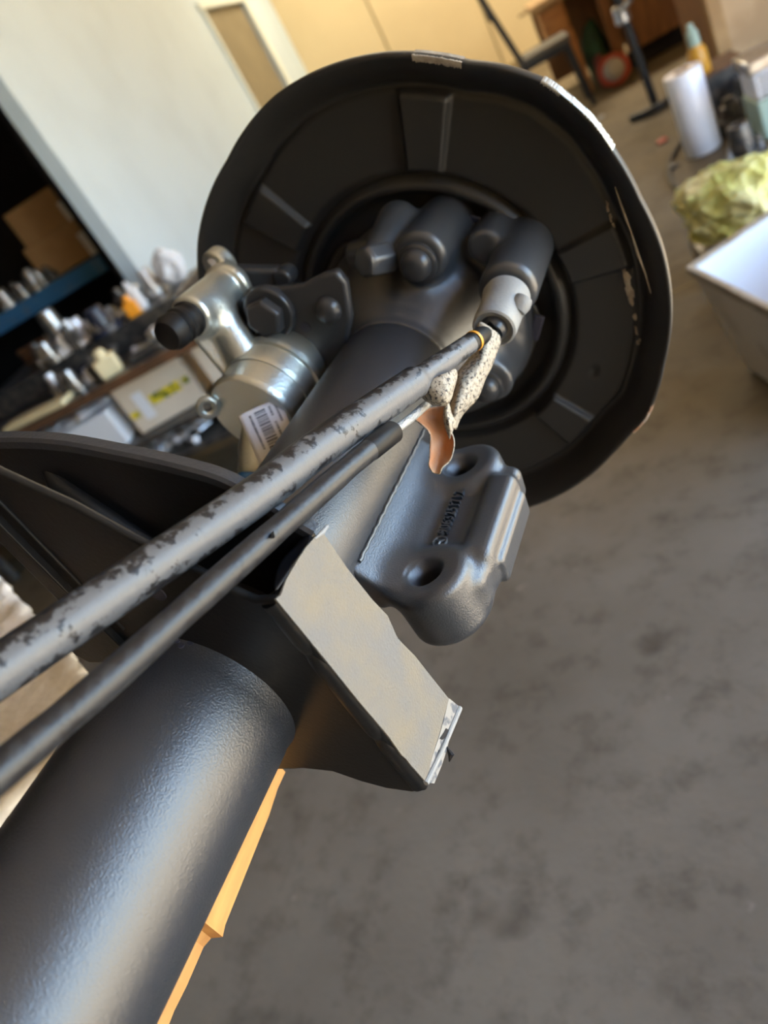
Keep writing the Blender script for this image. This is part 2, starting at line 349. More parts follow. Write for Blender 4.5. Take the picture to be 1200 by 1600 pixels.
# ================================================================ SETTING
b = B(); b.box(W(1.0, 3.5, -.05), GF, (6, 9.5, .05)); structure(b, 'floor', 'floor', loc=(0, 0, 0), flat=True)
j0, j1 = PZ(1048, 458, 0), PZ(1095, 436, 0); jd = (j1-j0)/np.linalg.norm(j1-j0)
b = B()
b.box(j0+jd*.3, (jd, np.cross(ZV, jd), ZV), (2.2, .004, .0015)); structure(b, 'trim_1', 'seam', flat=True)
WLG = -2.05; f_near, f_d0, f_d1, f_end, ZT = 3.97, 7.77, 9.35, 10.7, 2.05
b = B(); CE = 4.2
b.box(W(WLG-.045, (f_near+f_d0)/2, CE/2), GF, (.045, (f_d0-f_near)/2, CE/2))
b.box(W(WLG-.045, (f_d0+f_d1)/2, (ZT+CE)/2), GF, (.045, (f_d1-f_d0)/2, (CE-ZT)/2))
b.box(W(WLG-.045, (f_d1+f_end)/2, CE/2), GF, (.045, (f_end-f_d1)/2, CE/2))
structure(b, 'wall_left', 'whitewall', flat=True)
b = B(); b.box(W(WLG-.05, (f_d0+f_d1)/2, ZT/2), GF, (.02, (f_d1-f_d0)/2, ZT/2)); structure(b, 'door_1', 'brownglass', flat=True)
b = B()
for f0 in (f_d0-.03, f_d1+.09): b.box(W(WLG+.012, f0, ZT/2), GF, (.014, .03 if f0 < 8 else .09, ZT/2))
b.box(W(WLG+.012, (f_d0+f_d1)/2, ZT+.03), GF, (.014, (f_d1-f_d0)/2+.1, .03)); structure(b, 'trim_2', 'trim', bevel=.004)
b = B(); b.box(W(1.8, f_end+.05, CE/2), GF, (6.2, .05, CE/2)); structure(b, 'wall_back', 'yellow', flat=True)
b = B()
for g in (-1.05, .1, 1.25, 2.4): b.box(W(g, f_end-.002, CE/2), GF, (.012, .004, CE/2))
structure(b, 'trim_3', 'seam', flat=True)
b = B(); b.box(W(1.8, f_end-.012, .05), GF, (3.8, .012, .05)); structure(b, 'baseboard_back', 'seam', bevel=.003)
b = B(); b.box(W(-.2, 3.0, CE+.05), GF, (4.7, 8.5, .05)); structure(b, 'ceiling', 'ceil', flat=True)
b = B()
b.box(W(GATE_G+.06, -4.4, CE/2), GF, (.06, 1.2, CE/2)); b.box(W(GATE_G+.06, (GATE_F1+11)/2, CE/2), GF, (.06, (11-GATE_F1)/2, CE/2))
b.box(W(GATE_G+.06, (GATE_F0+GATE_F1)/2, (CE+GATE_Z)/2), GF, (.06, (GATE_F1-GATE_F0)/2, (CE-GATE_Z)/2)); structure(b, 'wall_right', 'yellow', flat=True)
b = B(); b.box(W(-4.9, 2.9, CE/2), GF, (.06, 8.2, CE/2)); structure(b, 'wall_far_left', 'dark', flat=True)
b = B(); b.box(W(-.7, -5.3, CE/2), GF, (4.3, .06, CE/2)); structure(b, 'wall_rear', 'yellow', flat=True)

# ================================================================ THE AXLE
axle = thing('rear_axle', 'black painted rear axle beam with round dust shield, running from lower left to the hub', 'axle', A+np.array([0, .1, -.05]))
# beam tube
b = B()
b.lathe([(-.62, .0), (-.62, .045), (.1545, .045), (.1575, .0446), (.166, .0462), (.170, .0470), (.172, .0445)], A, YV, 128)
finish(b, 'near_tube', 'tube', axle, angle=50)
b = B(); b.lathe([(.150, .0), (.150, .0435), (.4395, .0440), (.4405, .0433), (.452, .0433)], A, YV, 128); finish(b, 'far_tube', 'tube', axle, angle=30)
b = B()
for deg, yy in ((96, .160), (92, .162), (88, .160), (84, .1625)):      # stamped marks on the tube collar
    p = pol(.0452, deg-24, yy); b.lathe([(0, .0014), (.0006, .0014)], p, (p-A)*np.array([1, 0, 1]), 10)
finish(b, 'stamp_mark', 'ink', axle)

# spring bracket: front plate, back plate, flange with the tape
YP = .163; T = .004
front = [(-.037, .20), (-.037, .076), (-.049, .060), (-.064, .045), (-.0655, .038), (-.060, .031), (-.0475, .030), (-.0475, -.02), (-.02, -.0605), (.0017, -.0605), (.0200, -.0590),
         (.0373, -.0610), (.050, -.069), (.0620, -.0742), (.0760, -.0765), (.0850, -.0745), (.0862, -.0680), (.0862, .0570), (.0820, .0580), (.0760, .0585), (.0713, .0623), (.0583, .079), (.0437, .0958), (.0253, .1203), (.0038, .1421), (-.012, .162), (-.030, .197)]
b = B(); b.prism(front, A+YV*YP, XV, ZV, YV, T); finish(b, 'front_plate', 'plate', axle, bevel=.0016, seg=3)
b = B()                                                                    # pressed step of the front plate (dark strip with a raised lip)
b.prism([(-.0202, .195), (-.0202, .034), (-.0185, .034), (-.0185, .195)], A+YV*(YP-.0035), XV, ZV, YV, .005)
b.prism([(-.0100, .170), (-.0100, .052), (-.0112, .052), (-.0112, .173)], A+YV*(YP-.0012), XV, ZV, YV, .003)
finish(b, 'pressed_step', 'plate', axle, bevel=.0006)
b = B(); b.lathe([(0, .0040), (.0006, .0040)], A+np.array([.0294, YP-.0005, .0700]), YV, 20); finish(b, 'plate_hole', 'ink', axle)
top = catmull([(-.10, .148), (-.0553, .1413), (-.0165, .1301), (.0145, .1154), (.0424, .100), (.0594, .0874), (.0730, .066), (.0815, .0540)], 5)
back = [tuple(p) for p in top] + [(.0815, .045), (.0815, -.068), (.076, -.072), (-.045, -.05), (-.047, .06), (-.10, .10)]
YB = .2025
b = B(); b.prism(back, A+YV*YB, XV, ZV, YV, T); finish(b, 'back_plate', 'plate', axle, bevel=.001)
b = B()                                                                    # rolled rim along the top of the back plate
V = []; F = []
for i, p in enumerate(top):
    q = np.array(top[min(i+1, len(top)-1)])-np.array(top[max(i-1, 0)]); q /= np.linalg.norm(q); nx, nz = -q[1], q[0]
    for (du, dy) in ((-.0015, -.0005), (.0022, -.0005), (.0036, .001), (.0036, .006), (-.0015, .006)): V.append(A+np.array([p[0]+nx*du, YB+dy, p[1]+nz*du]))
for i in range(len(top)-1):
    for k in range(5): F.append((i*5+k, i*5+(k+1) % 5, (i+1)*5+(k+1) % 5, (i+1)*5+k))
F += [(0, 1, 2, 3, 4), tuple((len(top)-1)*5+k for k in (4, 3, 2, 1, 0))]
b.add(V, F); finish(b, 'rim', 'darkgrey', axle, angle=40)
r0, r1 = A+np.array([-.0366, YB, .1194]), A+np.array([-.0070, YB, .0640])
b = B(); b.tube([r0+YV*.003, r0*.85+r1*.15-YV*.001, r0*.5+r1*.5-YV*.0015, r1], [.0035, .0062, .0066, .0066], 20); finish(b, 'stiffening_rib', 'plate', axle)
# flange between the plates
b = B(); fl = [(YP+.001, .0572), (.2035, .0548), (.2095, -.0735), (YP+.001, -.0735)]
b.prism([(y, z) for y, z in fl], A+XV*.0822, YV, ZV, XV, .0040); finish(b, 'flange', 'plate', axle, bevel=.0025, seg=3)
zd = [PXc(490, 1030, .0845)[2]-A[2], PXc(600, 1160, .0845)[2]-A[2]]
b = B(); zz = np.linspace(.0555, -.0715, 90)
b.tube([A+np.array([.0816-.0008*sum(math.exp(-((z-q)/.0042)**2) for q in zd), YP+.0026+.0010*sum(math.exp(-((z-q)/.0042)**2) for q in zd), z]) for z in zz], [.0047-.0006*sum(math.exp(-((z-q)/.0042)**2) for q in zd) for z in zz], 24)
finish(b, 'bent_edge', 'plate', axle)
# masking tape on the flange with torn ends
def strip(poly, x, t, name, m, parent, bev=0):
    b = B(); b.prism(poly, A+XV*x, YV, ZV, XV, t); return finish(b, name, m, parent, bevel=bev)
def yz(px, py, x=.0866): p = PXc(px, py, x)-A; return (p[1], p[2])
tp = [(429, 936), (437, 930), (446, 905), (462, 878), (476, 856), (492, 838), (503, 832), (540, 887), (580, 937), (604, 962), (620, 998), (647, 1025), (668, 1052), (700, 1092), (692, 1120), (684, 1150), (674, 1180), (668, 1208), (664, 1222), (640, 1195), (633, 1186), (626, 1180), (605, 1150), (560, 1097), (510, 1035), (470, 986)]
strip([yz(*q) for q in tp], .0863, .0009, 'masking_tape', 'tape', axle)
ed = [(700, 1091), (716, 1104), (718, 1108), (704, 1142), (700, 1158), (697, 1170), (689, 1195), (677, 1224), (667, 1223), (664, 1221), (668, 1206), (675, 1178), (685, 1150), (693, 1120)]
strip([yz(*q) for q in ed], .0861, .0011, 'torn_tape_edge', 'tapeb', axle)
for q in ([(701, 1141), (702, 1147), (691, 1156), (687, 1154), (694, 1144), (697, 1138)], [(693, 1168), (692, 1178), (683, 1195), (672, 1218), (668, 1216), (680, 1190), (686, 1172)]):
    strip([yz(*p, .0874) for p in q], .0873, .0003, 'paint_smear', 'blacktape', axle)
b = B(); cur = [PXc(698, 1167, .087), PXc(702, 1190, .087)]
b.tube([cur[0], (cur[0]+cur[1])/2+XV*.002, cur[1]], [.0006, .0017, .0003], 8); finish(b, 'curled_flake', 'blacktape', axle)
b = B(); e0, e1 = PXc(665, 1224, .087), PXc(718, 1106, .087)
b.tube([e0, e0*.6+e1*.4+XV*.001, e1], [.0016, .0013, .0016], 10); finish(b, 'curled_tape_lip', 'cap', axle)
b = B(); e0, e1 = PXc(492, 842, .087), PXc(511, 822, .087); b.tube([e0, (e0+e1)/2+XV*.0008, e1], [.0005, .0012, .0009], 10); finish(b, 'curled_tape_tip', 'cap', axle)
# the torn sleeve that stands up inside the flange
rows = [[PXc(427, 930, .086), PXc(430, 903, .080), PXc(436, 880, .076)], [PXc(440, 912, .086), PXc(444, 880, .080), PXc(452, 862, .076)],
        [PXc(460, 880, .086), PXc(466, 856, .080), PXc(474, 842, .076)], [PXc(490, 842, .086), PXc(486, 828, .080), PXc(484, 812, .076)]]
b = B(); b.add([p for r_ in rows for p in r_], [(i*3+k, i*3+k+1, i*3+k+4, i*3+k+3) for i in range(3) for k in range(2)])
finish(b, 'torn_sleeve', 'blacktape', axle, sub=2, solid=(.0006, 0))

# cast mount with two holes
BH1, BH2 = np.array([.0735, .2645, 0]), np.array([.0680, .3585, 0]); ZF = -.030
tl = np.array([.985, 0, -.17]); tn = np.array([.17, 0, .985])
def f_mount(P):
    ya = P[..., 1]
    base = s_box(P, (.066, .312, -.0438), (tl, YV, tn), (.036, .050, .0115), .006)
    d = base
    for h in (BH1, BH2):
        c = np.array([h[0]+.0005, h[1], 0]); d = smin(d, s_cyl(P, c+ZV*(-.066), c+ZV*(ZF+.0015), .0235, .006), .007)
    d = smin(d, s_box(P, (.0960, .3115, -.0438), (tl, YV, tn), (.0080, .0345, .0125), .005), .008)          # thick outer web
    d = smin(d, s_box(P, (.1005, .3115, -.0515), (tl, YV, tn), (.0065, .030, .009), .003), .002)            # second ledge on the outside
    gus = s_box(P, (.0424, .312, -.0240), (np.array([.57, 0, -.82]), YV, np.array([.82, 0, .57])), (.0150, .0610, .0085), .003)   # steep gusset up to the tube
    d = smin(d, gus, .012)
    for h in (BH1, BH2):
        d = smax(d, -s_cyl(P, (h[0], h[1], -.09), (h[0], h[1], 0), .0072, .0), .001)
        d = smax(d, -s_cyl(P, (h[0], h[1], ZF+.002), (h[0], h[1], .01), .0118, 0), .0015)
        d = smax(d, -s_cone(P, (h[0], h[1], ZF-.0050), (h[0], h[1], ZF+.0040), .0070, .0122), .0012)
    tubeclr = np.sqrt(P[..., 0]**2+P[..., 2]**2)-.0425
    return smax(d, -tubeclr, .001)
mount = casting(f_mount, (.02, .225, -.075), (.118, .395, -.002), .0011, 'cast_mount', 'cast', axle, A)
# weld bead and the masked patch along the tube
b = B(); wp = []
for i in range(46):
    y = .2585+i*.0028; a = -12.5-.5*math.sin(i*1.9)+random.uniform(-.4, .4); wp.append(pol(.0446, a, y))
b.tube(wp, [.0010+random.uniform(0, .0004) for _ in wp], 8); finish(b, 'weld_bead', 'cast', axle)
def conv_text(txt, size, ext):
    c = bpy.data.curves.new('t', 'FONT'); c.body = txt; c.size = size; c.extrude = ext; c.align_x = 'LEFT'; c.align_y = 'CENTER'; c.offset = size*.012; c.space_character = 1.12
    o = bpy.data.objects.new('t', c); COL.objects.link(o); dg = bpy.context.evaluated_depsgraph_get()
    me = bpy.data.meshes.new_from_object(o.evaluated_get(dg)); V = np.array([v.co[:] for v in me.vertices]); F = [tuple(p.vertices) for p in me.polygons]
    bpy.data.objects.remove(o); bpy.data.curves.remove(c); bpy.data.meshes.remove(me); return V, F
V, F = conv_text('9063251712A', .0082, .0012); Lx = V[:, 0].max()
o3 = A+np.array([0.0728, .2965, -.0315]); sx = .0430/Lx
b = B(); b.add([o3+YV*v[0]*sx-tl*v[1]*1.15+tn*(v[2]) for v in V], F); finish(b, 'cast_number', 'cast', axle, flat=True)
b = B(); oc = A+np.array([0.0728, .2905, -.0313])
b.tube([oc+(YV*math.cos(t)+tl*math.sin(t))*.0040 for t in np.linspace(0, 2*pi, 33)], .0008, 8, cap=False)
for k in range(3):
    t = 2*pi*k/3; d = YV*math.cos(t+pi)*1+tl*math.sin(t+pi)*-1; b.tube([oc, oc+d*.0040], [.0010, .0003], 6)
finish(b, 'cast_emblem', 'cast', axle)

# dust shield
def smooth(x, a, b_): t = np.clip((x-a)/(b_-a), 0, 1); return t*t*(3-2*t)
RT = np.array([[-180, .196], [-150, .194], [-120, .193], [-91, .1905], [-70, .186], [-56, .1825], [-49, .1825], [-42, .186], [-27, .1835], [-12, .1855], [0, .187], [11, .1875], [22, .192], [28, .1955], [39, .1985], [47, .196], [53, .193], [69, .1945], [94, .1945], [113, .1905], [136, .195], [160, .196], [180, .196]])
NT = 900; TH = np.linspace(-pi, pi, NT, endpoint=False)
RO = np.interp(np.degrees(TH), RT[:, 0], RT[:, 1]); kk = np.exp(-np.linspace(-2, 2, 9)**2); kk /= kk.sum()
RO = np.convolve(np.concatenate([RO[-4:], RO, RO[:4]]), kk, 'valid')
prof = [(.052, .548), (.060, .548), (.075, .548), (.088, .5475), (.0955, .546), (.0985, .543), (.1005, .5385), (.1025, .5345), (.1045, .5328), (.107, .5325), (.109, .534), (.111, .5375), (.1128, .539), (.1148, .5375), (.1165, .5345), (.118, .5332)]
flat_r = np.linspace(0, 1, 26)
rimp = [(-.0255, .5325), (-.0240, .5340), (-.0225, .5347), (-.0208, .5342), (-.0190, .5320), (-.0165, .5280), (-.0140, .5240), (-.0110, .5200), (-.0080, .5168), (-.0050, .5140), (-.0028, .5122), (-.0012, .5112), (-.0002, .5113), (.0004, .5122), (.0007, .5140), (.0007, .5175), (.0004, .5195)]
V = []; NR = 0; cols = []
Rr = []; Yy = []
for r, y in prof: Rr.append(np.full(NT, r)); Yy.append(np.full(NT, y))
for t in flat_r[1:-1]: Rr.append(.118+(RO-.0265-.118)*t); Yy.append(np.full(NT, .5328))
for dr, y in rimp: Rr.append(RO+dr); Yy.append(np.full(NT, y))
Rr = np.array(Rr); Yy = np.array(Yy); deg = np.degrees(TH)
for c0 in (63.2, 122.5, 2.0, -59.5, -118.5, 180):
    dd = np.abs((deg-c0+180) % 360-180); s_ = 1-smooth(dd, 5.2, 6.9); wr = smooth(Rr, .1155, .1195)*(1-smooth(Rr, RO-.028, RO-.0235)); Yy -= .0058*s_[None, :]*wr
Yy += .0022*np.exp(-(((np.degrees(TH)[None, :]+38)/2)**2+((Rr-.137)/.003)**2))                       # small ding
b = B(); nr = len(Rr)
b.v = [tuple(A+np.array([Rr[i, k]*math.cos(TH[k]), Yy[i, k], Rr[i, k]*math.sin(TH[k])])) for i in range(nr) for k in range(NT)]
b.f = [(i*NT+k, i*NT+(k+1) % NT, (i+1)*NT+(k+1) % NT, (i+1)*NT+k) for i in range(nr-1) for k in range(NT)]
shield = finish(b, 'dust_shield', 'shield', axle, angle=70, solid=(.0016, 1))
def rim_pt(degv, dr, dy=0):
    r = np.interp(degv, deg, RO); x = dr; y = np.interp(x, [p[0] for p in rimp], [p[1] for p in rimp]); return pol(r+dr, degv, y+dy)
def patch(a0, a1, f_in, f_out, name, m, lift=.0006, n=40):
    b = B(); V = []; F = []
    for i in range(n+1):
        a = a0+(a1-a0)*i/n; di, do = f_in(i/n), f_out(i/n)
        for k in range(5): d = di+(do-di)*k/4; q = rim_pt(a, d); nn = np.array([0, -lift, 0])+(q-A)*np.array([1, 0, 1])/.19*(lift if d > -.003 else 0); V.append(q+nn)
    for i in range(n):
        for k in range(4): F.append((i*5+k, i*5+k+1, i*5+k+6, i*5+k+5))
    b.add(V, F); return finish(b, name, m, shield, recalc=False)
jit = lambda lo, hi, s: (lambda t, r=np.random.default_rng(s).uniform(lo, hi, 60): float(np.interp(t*59, np.arange(60), r)))
patch(54, 63.5, jit(-.0052, -.0030, 1), lambda t: .0006, 'paint_chip', 'chip')
patch(35.5, 39.5, jit(-.0030, -.0012, 2), lambda t: .0007, 'worn_edge', 'edge')
patch(22, 36, jit(-.0011, .0000, 3), lambda t: .0008, 'worn_edge', 'edge')
patch(-47, -38, jit(-.0022, -.0004, 4), lambda t: .0008, 'rust_chip', 'rust')
def chips(pts, name, m, s):
    r = np.random.default_rng(s); b = B()
    for px, py, w in pts:
        for _ in range(3):
            c = PY(px+r.uniform(-2, 2), py+r.uniform(-7, 7), .529); k = 7; ang = np.linspace(0, 2*pi, k, endpoint=False)
            rr = w*.00056*r.uniform(.5, 1.3, k); V = [c+XV*math.cos(a)*q*.55+ZV*math.sin(a)*q*1.4+YV*.0004 for a, q in zip(ang, rr)]+[c-YV*.0016]
            b.add(V, [(i, (i+1) % k, k) for i in range(k)]+[tuple(range(k))[::-1]])
    return finish(b, name, m, shield, flat=True)
chips([(948, 325, 3), (953, 340, 2.5), (958, 358, 3), (966, 384, 3.5), (970, 402, 3), (975, 420, 4), (980, 440, 7), (984, 455, 8), (986, 464, 7), (991, 500, 4), (995, 515, 3), (998, 530, 3)], 'paint_chip', 'chip', 5)
b = B(); b.tube([PY(961, 292, .5215), PY(972, 325, .5205), PY(986, 362, .520), PY(998, 400, .5195), PY(1009, 430, .5195), PY(1017, 458, .520)], [.0003, .0008, .0006, .0009, .0006, .0003], 6)
finish(b, 'scratch', 'chip', shield)

# hub casting
def bossc(px, py, Y): return PY(px, py, Y)-A
C1 = bossc(655, 405, .470); C2 = bossc(764, 598, .478); C3 = bossc(790, 462, .452); CL = bossc(583, 408, .465); CN = bossc(757, 388, .500)
def f_hub(P):
    rr = np.sqrt(P[..., 0]**2+P[..., 2]**2); y = P[..., 1]
    prof_r = np.interp(y, [.43, .445, .455, .464, .474, .484, .494, .505, .52, .56], [.0428, .0434, .0455, .0500, .0570, .0635, .0690, .0730, .0750, .0750])
    d = np.maximum((rr-prof_r)*.85, np.maximum(.4495-y, y-.552))
    d = smin(d, s_cyl(P, (0, .516, 0), (0, .550, 0), .0820, .006), .014)
    d = smin(d, s_cyl(P, C1, C1*np.array([.97, 0, .97])+YV*.548, .0185, .005), .014)
    d = smin(d, s_cyl(P, C2, C2*np.array([1, 0, 1])+YV*.548, .0175, .004), .012)
    d = smin(d, s_cyl(P, C3+YV*.004, C3*np.array([.96, 0, .96])+YV*.548, .0195, .006), .014)
    d = smin(d, s_cyl(P, CN, CN*np.array([1, 0, 1])+YV*.548, .0125, .004), .008)
    d = smin(d, s_cap(P, CL+YV*.006, CL+np.array([.004, .05, .004]), .0105, .016), .007)
    d = smin(d, s_cap(P, bossc(600, 385, .50), bossc(560, 395, .51), .009, .010), .006)
    return d
casting(f_hub, (-.10, .447, -.10), (.125, .556, .115), .0014, 'hub_casting', 'cast', axle, A)
b = B()                                                                    # faceted lug
b.lathe([(-.012, .0), (-.012, .0085), (-.009, .0115), (.012, .0118), (.014, .008)], A+CL+XV*.002, YV*.8+XV*.3-ZV*.35, 6); finish(b, 'lug', 'cast', axle, bevel=.0022, seg=3)
b = B()                                                                    # outlined backing plate behind the hub
bpts = []
for t in np.linspace(-60, 200, 80):
    r = .0905+.004*math.sin(rad(t*3+20)); r -= .016*math.exp(-((t-84)/6)**2)+.017*math.exp(-((t-40)/8)**2)+.014*math.exp(-((t-104)/7)**2)+.010*math.exp(-((t+6)/7)**2); bpts.append((r*math.cos(rad(t)), r*math.sin(rad(t))))
b.prism(bpts, A+YV*.5385, XV, ZV, YV, .006); finish(b, 'backing_plate', 'shield', axle, bevel=.0018, seg=3)
b = B()
for px, py, w, h in ((640, 356, .0065, .011), (748, 352, .015, .006), (600, 362, .010, .0055), (783, 368, .011, .006), (838, 512, .004, .011)):
    b = B(); c = PY(px, py, .5365); b.box(c, (XV*.8-ZV*.6, YV, XV*.6+ZV*.8), (w, .0012, h)); finish(b, 'slot', 'ink', axle, bevel=.001)
# bolts
def dome_bolt(px, py, Y, r, name='dome_bolt'):
    c = PY(px, py, Y); bo = B(); bo.lathe([(.004, r*1.28), (-.0012, r*1.28), (-.0022, r*1.18), (-.0026, r*1.02), (-.006, r*.98), (-.009, r*.80), (-.0108, r*.5), (-.0114, 0)], c, YV, 32); return finish(bo, name, 'bolt', axle, angle=40)
dome_bolt(652, 411, .4685, .0108); dome_bolt(759, 604, .477, .0105); dome_bolt(516, 480, .4470, .0098)
def hex_bolt(px, py, Y, r, name='hex_bolt'):
    c = PY(px, py, Y); bo = B(); bo.lathe([(.006, r*1.42), (-.001, r*1.42), (-.0022, r*1.34)], c, YV, 40)
    bo.lathe([(-.002, r*1.06), (-.0095, r*1.06), (-.0112, r*.92)], c, YV, 6); return finish(bo, name, 'bolt', axle, bevel=.0008)
hex_bolt(420, 490, .4400, .0140)
# anchor plate on the left
anc = [PY(x, y, .444)-A for x, y in ((366, 478), (384, 455), (432, 452), (470, 447), (500, 431), (524, 424), (540, 444), (548, 500), (536, 560), (516, 596), (488, 566), (455, 548), (420, 535), (385, 528), (368, 505))]
b = B(); b.prism([(p[0], p[2]) for p in anc], A+YV*.444, XV, ZV, YV, .009); finish(b, 'anchor_plate', 'darkgrey', axle, bevel=.003, seg=3)
b = B(); p = PY(477, 512, .4435); b.lathe([(0, .0042), (.001, .0042)], p, YV, 20); finish(b, 'plate_hole', 'ink', axle)
# pale primed cap (boot) on the upper boss
b = B(); c = A+C3+np.array([.0005, .002, -.001]); d = PY(775, 505, .425)-c
b.lathe([(0, .0150), (.004, .0158), (.006, .0150), (.010, .0148), (.0118, .0140), (.030, .0142), (.0345, .0138), (.0355, .0124), (.0335, .0105), (.0335, .0)], c, d, 40)
boot = finish(b, 'primed_cap', 'cap', axle, angle=40)
b = B(); b.tube([PY(820, 464, .441), PY(819, 466, .440), PY(814, 475, .437), PY(808, 485, .434), PY(806, 488, .433)], [.0015, .0056, .0066, .0056, .0015], 16); finish(b, 'cap_nub', 'cap', boot)
b = B(); du = d/np.linalg.norm(d); b.lathe([(.030, .0090), (.037, .0082), (.0395, .0066), (.0395, .0)], c, d, 30); finish(b, 'cap_pin', 'bolt', boot)

# ================================================================ CABLES
def cable(pts, name, m, r, label):
    P = catmull(pts, 14); root = thing(name, label, 'cable', P[-1]-ZV*r); return root, P
dA = lambda x: 1/(4.09-.00236*x)
A_pts = [PD(x, y, dA(x)) for x, y in ((-90, 1106), (0, 1047), (180, 925), (400, 775), (487, 708), (560, 657), (640, 603), (690, 568), (733, 538))]
ca, P = cable(A_pts, 'brake_conduit', 'cableA', .008, 'thicker grey oversprayed brake cable conduit ending under the torn paper')
b = B(); b.tube(P, [.0086-.0002*i/len(P)-float(.0019*smooth(i/len(P), .765, .775)+.0008*smooth(i/len(P), .78, 1.)) for i in range(len(P))], 36, uv=True); finish(b, 'sheath', 'cableA', ca)
b = B(); e = P[-1]; b.tube([e, e+(P[-1]-P[-3])/np.linalg.norm(P[-1]-P[-3])*.012, PD(760, 520, .468), PD(772, 508, .466)], [.0056, .0054, .0045, .004], 20); finish(b, 'conduit_end', 'rubber', ca)
b = B(); q = P[-1]+(P[-1]-P[-3])/np.linalg.norm(P[-1]-P[-3])*.004; b.lathe([(0, .0059), (.002, .0059)], q, P[-1]-P[-3], 20); finish(b, 'brass_ring', 'amber', ca)
dB = lambda x: 1/(4.507-.0029*x)
B_pts = [PD(x, y, dB(x)) for x, y in ((-90, 1280), (0, 1205), (160, 1070), (330, 918), (470, 795), (560, 717), (612, 676))]
cb, P = cable(B_pts, 'brake_cable', 'cableB', .006, 'thinner black scuffed brake cable with bare braided wire at its end')
b = B(); nP = len(P); b.tube(P, [.0060-.0008*i/nP-.0003*math.sin(i*.21)**8 for i in range(nP)], 30, uv=True); finish(b, 'sheath', 'cableB', cb)
dirB = (P[-1]-P[-4])/np.linalg.norm(P[-1]-P[-4])
b = B(); b.lathe([(-.020, .0052), (-.018, .0056), (.001, .0056), (.002, .0050), (.002, .0025)], P[-1], dirB, 28); finish(b, 'ferrule', 'rubber', cb)
b = B(); wv = catmull([P[-1], PD(640, 655, .385), PD(662, 636, .402), PD(690, 612, .420)], 10); b.tube(wv, .0023, 14); finish(b, 'bare_wire', 'wire', cb)
for (px, py, dd) in ((421, 838, .345),):                                   # raised nick on the sheath
    b = B(); b.tube([PD(px, py, dB(px)-.004), PD(px+4, py-3, dB(px)-.007), PD(px+8, py+4, dB(px)-.004)], [.001, .0016, .0004], 8); finish(b, 'sheath_nick', 'rubber', cb)

# ================================================================ TORN MASKING PAPER
paper = thing('masking_paper', 'torn speckled masking paper with orange inside wrapped on the cable ends', 'paper', PD(682, 738, .440))
def sheet(rows, name, m, th=.0007, j=.0010):
    nc = len(rows[0]); r = np.random.default_rng(len(rows)*7+nc)
    V = [PD(*p)+r.normal(0, j, 3) for row in rows for p in row]
    F = [(i*nc+k, i*nc+k+1, (i+1)*nc+k+1, (i+1)*nc+k) for i in range(len(rows)-1) for k in range(nc-1)]
    b = B(); b.add(V, F); return finish(b, name, m, paper, sub=2, solid=(th, 0, 1), recalc=False, angle=80)
sheet([[(747, 506, .452), (752, 504, .450), (764, 512, .450), (776, 520, .455)], [(744, 528, .452), (752, 526, .445), (768, 530, .445), (783, 532, .455)],
       [(742, 545, .452), (752, 546, .441), (764, 547, .441), (776, 550, .452)], [(733, 562, .448), (744, 566, .437), (756, 568, .437), (767, 572, .447)],
       [(712, 586, .442), (724, 588, .432), (742, 592, .432), (756, 596, .443)], [(706, 602, .438), (716, 606, .428), (732, 612, .428), (744, 618, .440)],
       [(703, 624, .434), (712, 628, .426), (722, 634, .427), (731, 640, .437)], [(702, 642, .432), (708, 646, .426), (714, 650, .427), (719, 656, .435)],
       [(700, 660, .431), (704, 664, .427), (708, 670, .428), (711, 676, .434)]], 'outer_sheet', ['papin', 'papout'])
sheet([[(657, 613, 0.400), (668, 604, 0.393), (684, 592, 0.392), (700, 580, 0.394), (711, 571, 0.400)], [(660, 622, 0.400), (672, 615, 0.391), (688, 607, 0.389), (702, 597, 0.391), (712, 590, 0.400)],
       [(668, 630, 0.400), (678, 627, 0.391), (690, 622, 0.388), (702, 614, 0.390), (709, 610, 0.400)], [(676, 636, 0.402), (684, 636, 0.394), (693, 634, 0.391), (700, 630, 0.393), (705, 626, 0.400)]], 'crumpled_wrap', ['papin', 'papout'])
sheet([[(692, 634, 0.408), (698, 630, 0.404), (704, 632, 0.410)], [(690, 648, 0.407), (698, 645, 0.402), (707, 646, 0.408)], [(694, 662, 0.408), (702, 660, 0.403), (709, 660, 0.409)],
       [(699, 678, 0.409), (704, 676, 0.405), (707, 672, 0.410)], [(702, 692, 0.410), (704, 690, 0.408), (706, 686, 0.411)]], 'torn_strip', ['papin', 'papout'])
sheet([[(645, 652, .428), (656, 640, .434), (676, 632, .440), (692, 634, .438), (700, 640, .432)], [(656, 662, .428), (664, 656, .438), (680, 650, .444), (693, 650, .440), (701, 652, .432)],
       [(670, 673, .428), (676, 668, .438), (686, 664, .443), (696, 668, .440), (703, 672, .432)], [(677, 686, .427), (682, 684, .432), (690, 682, .434), (700, 686, .432), (712, 684, .424)],
       [(670, 700, .424), (678, 700, .428), (688, 700, .430), (700, 702, .428), (710, 702, .423)], [(668, 718, .422), (676, 718, .425), (686, 718, .427), (695, 718, .425), (702, 716, .421)],
       [(668, 728, .421), (676, 732, .423), (684, 734, .425), (690, 732, .423), (695, 728, .420)], [(673, 737, .420), (679, 739, .422), (684, 740, .423), (688, 740, .422), (691, 738, .420)]], 'orange_tail', ['papout', 'papin'])
sheet([[(729, 566, .452), (740, 560, .456), (746, 552, .458)], [(722, 578, .450), (732, 574, .455), (740, 568, .456)], [(716, 592, .448), (724, 590, .452), (730, 586, .452)]], 'orange_fold', ['papin', 'papin'])

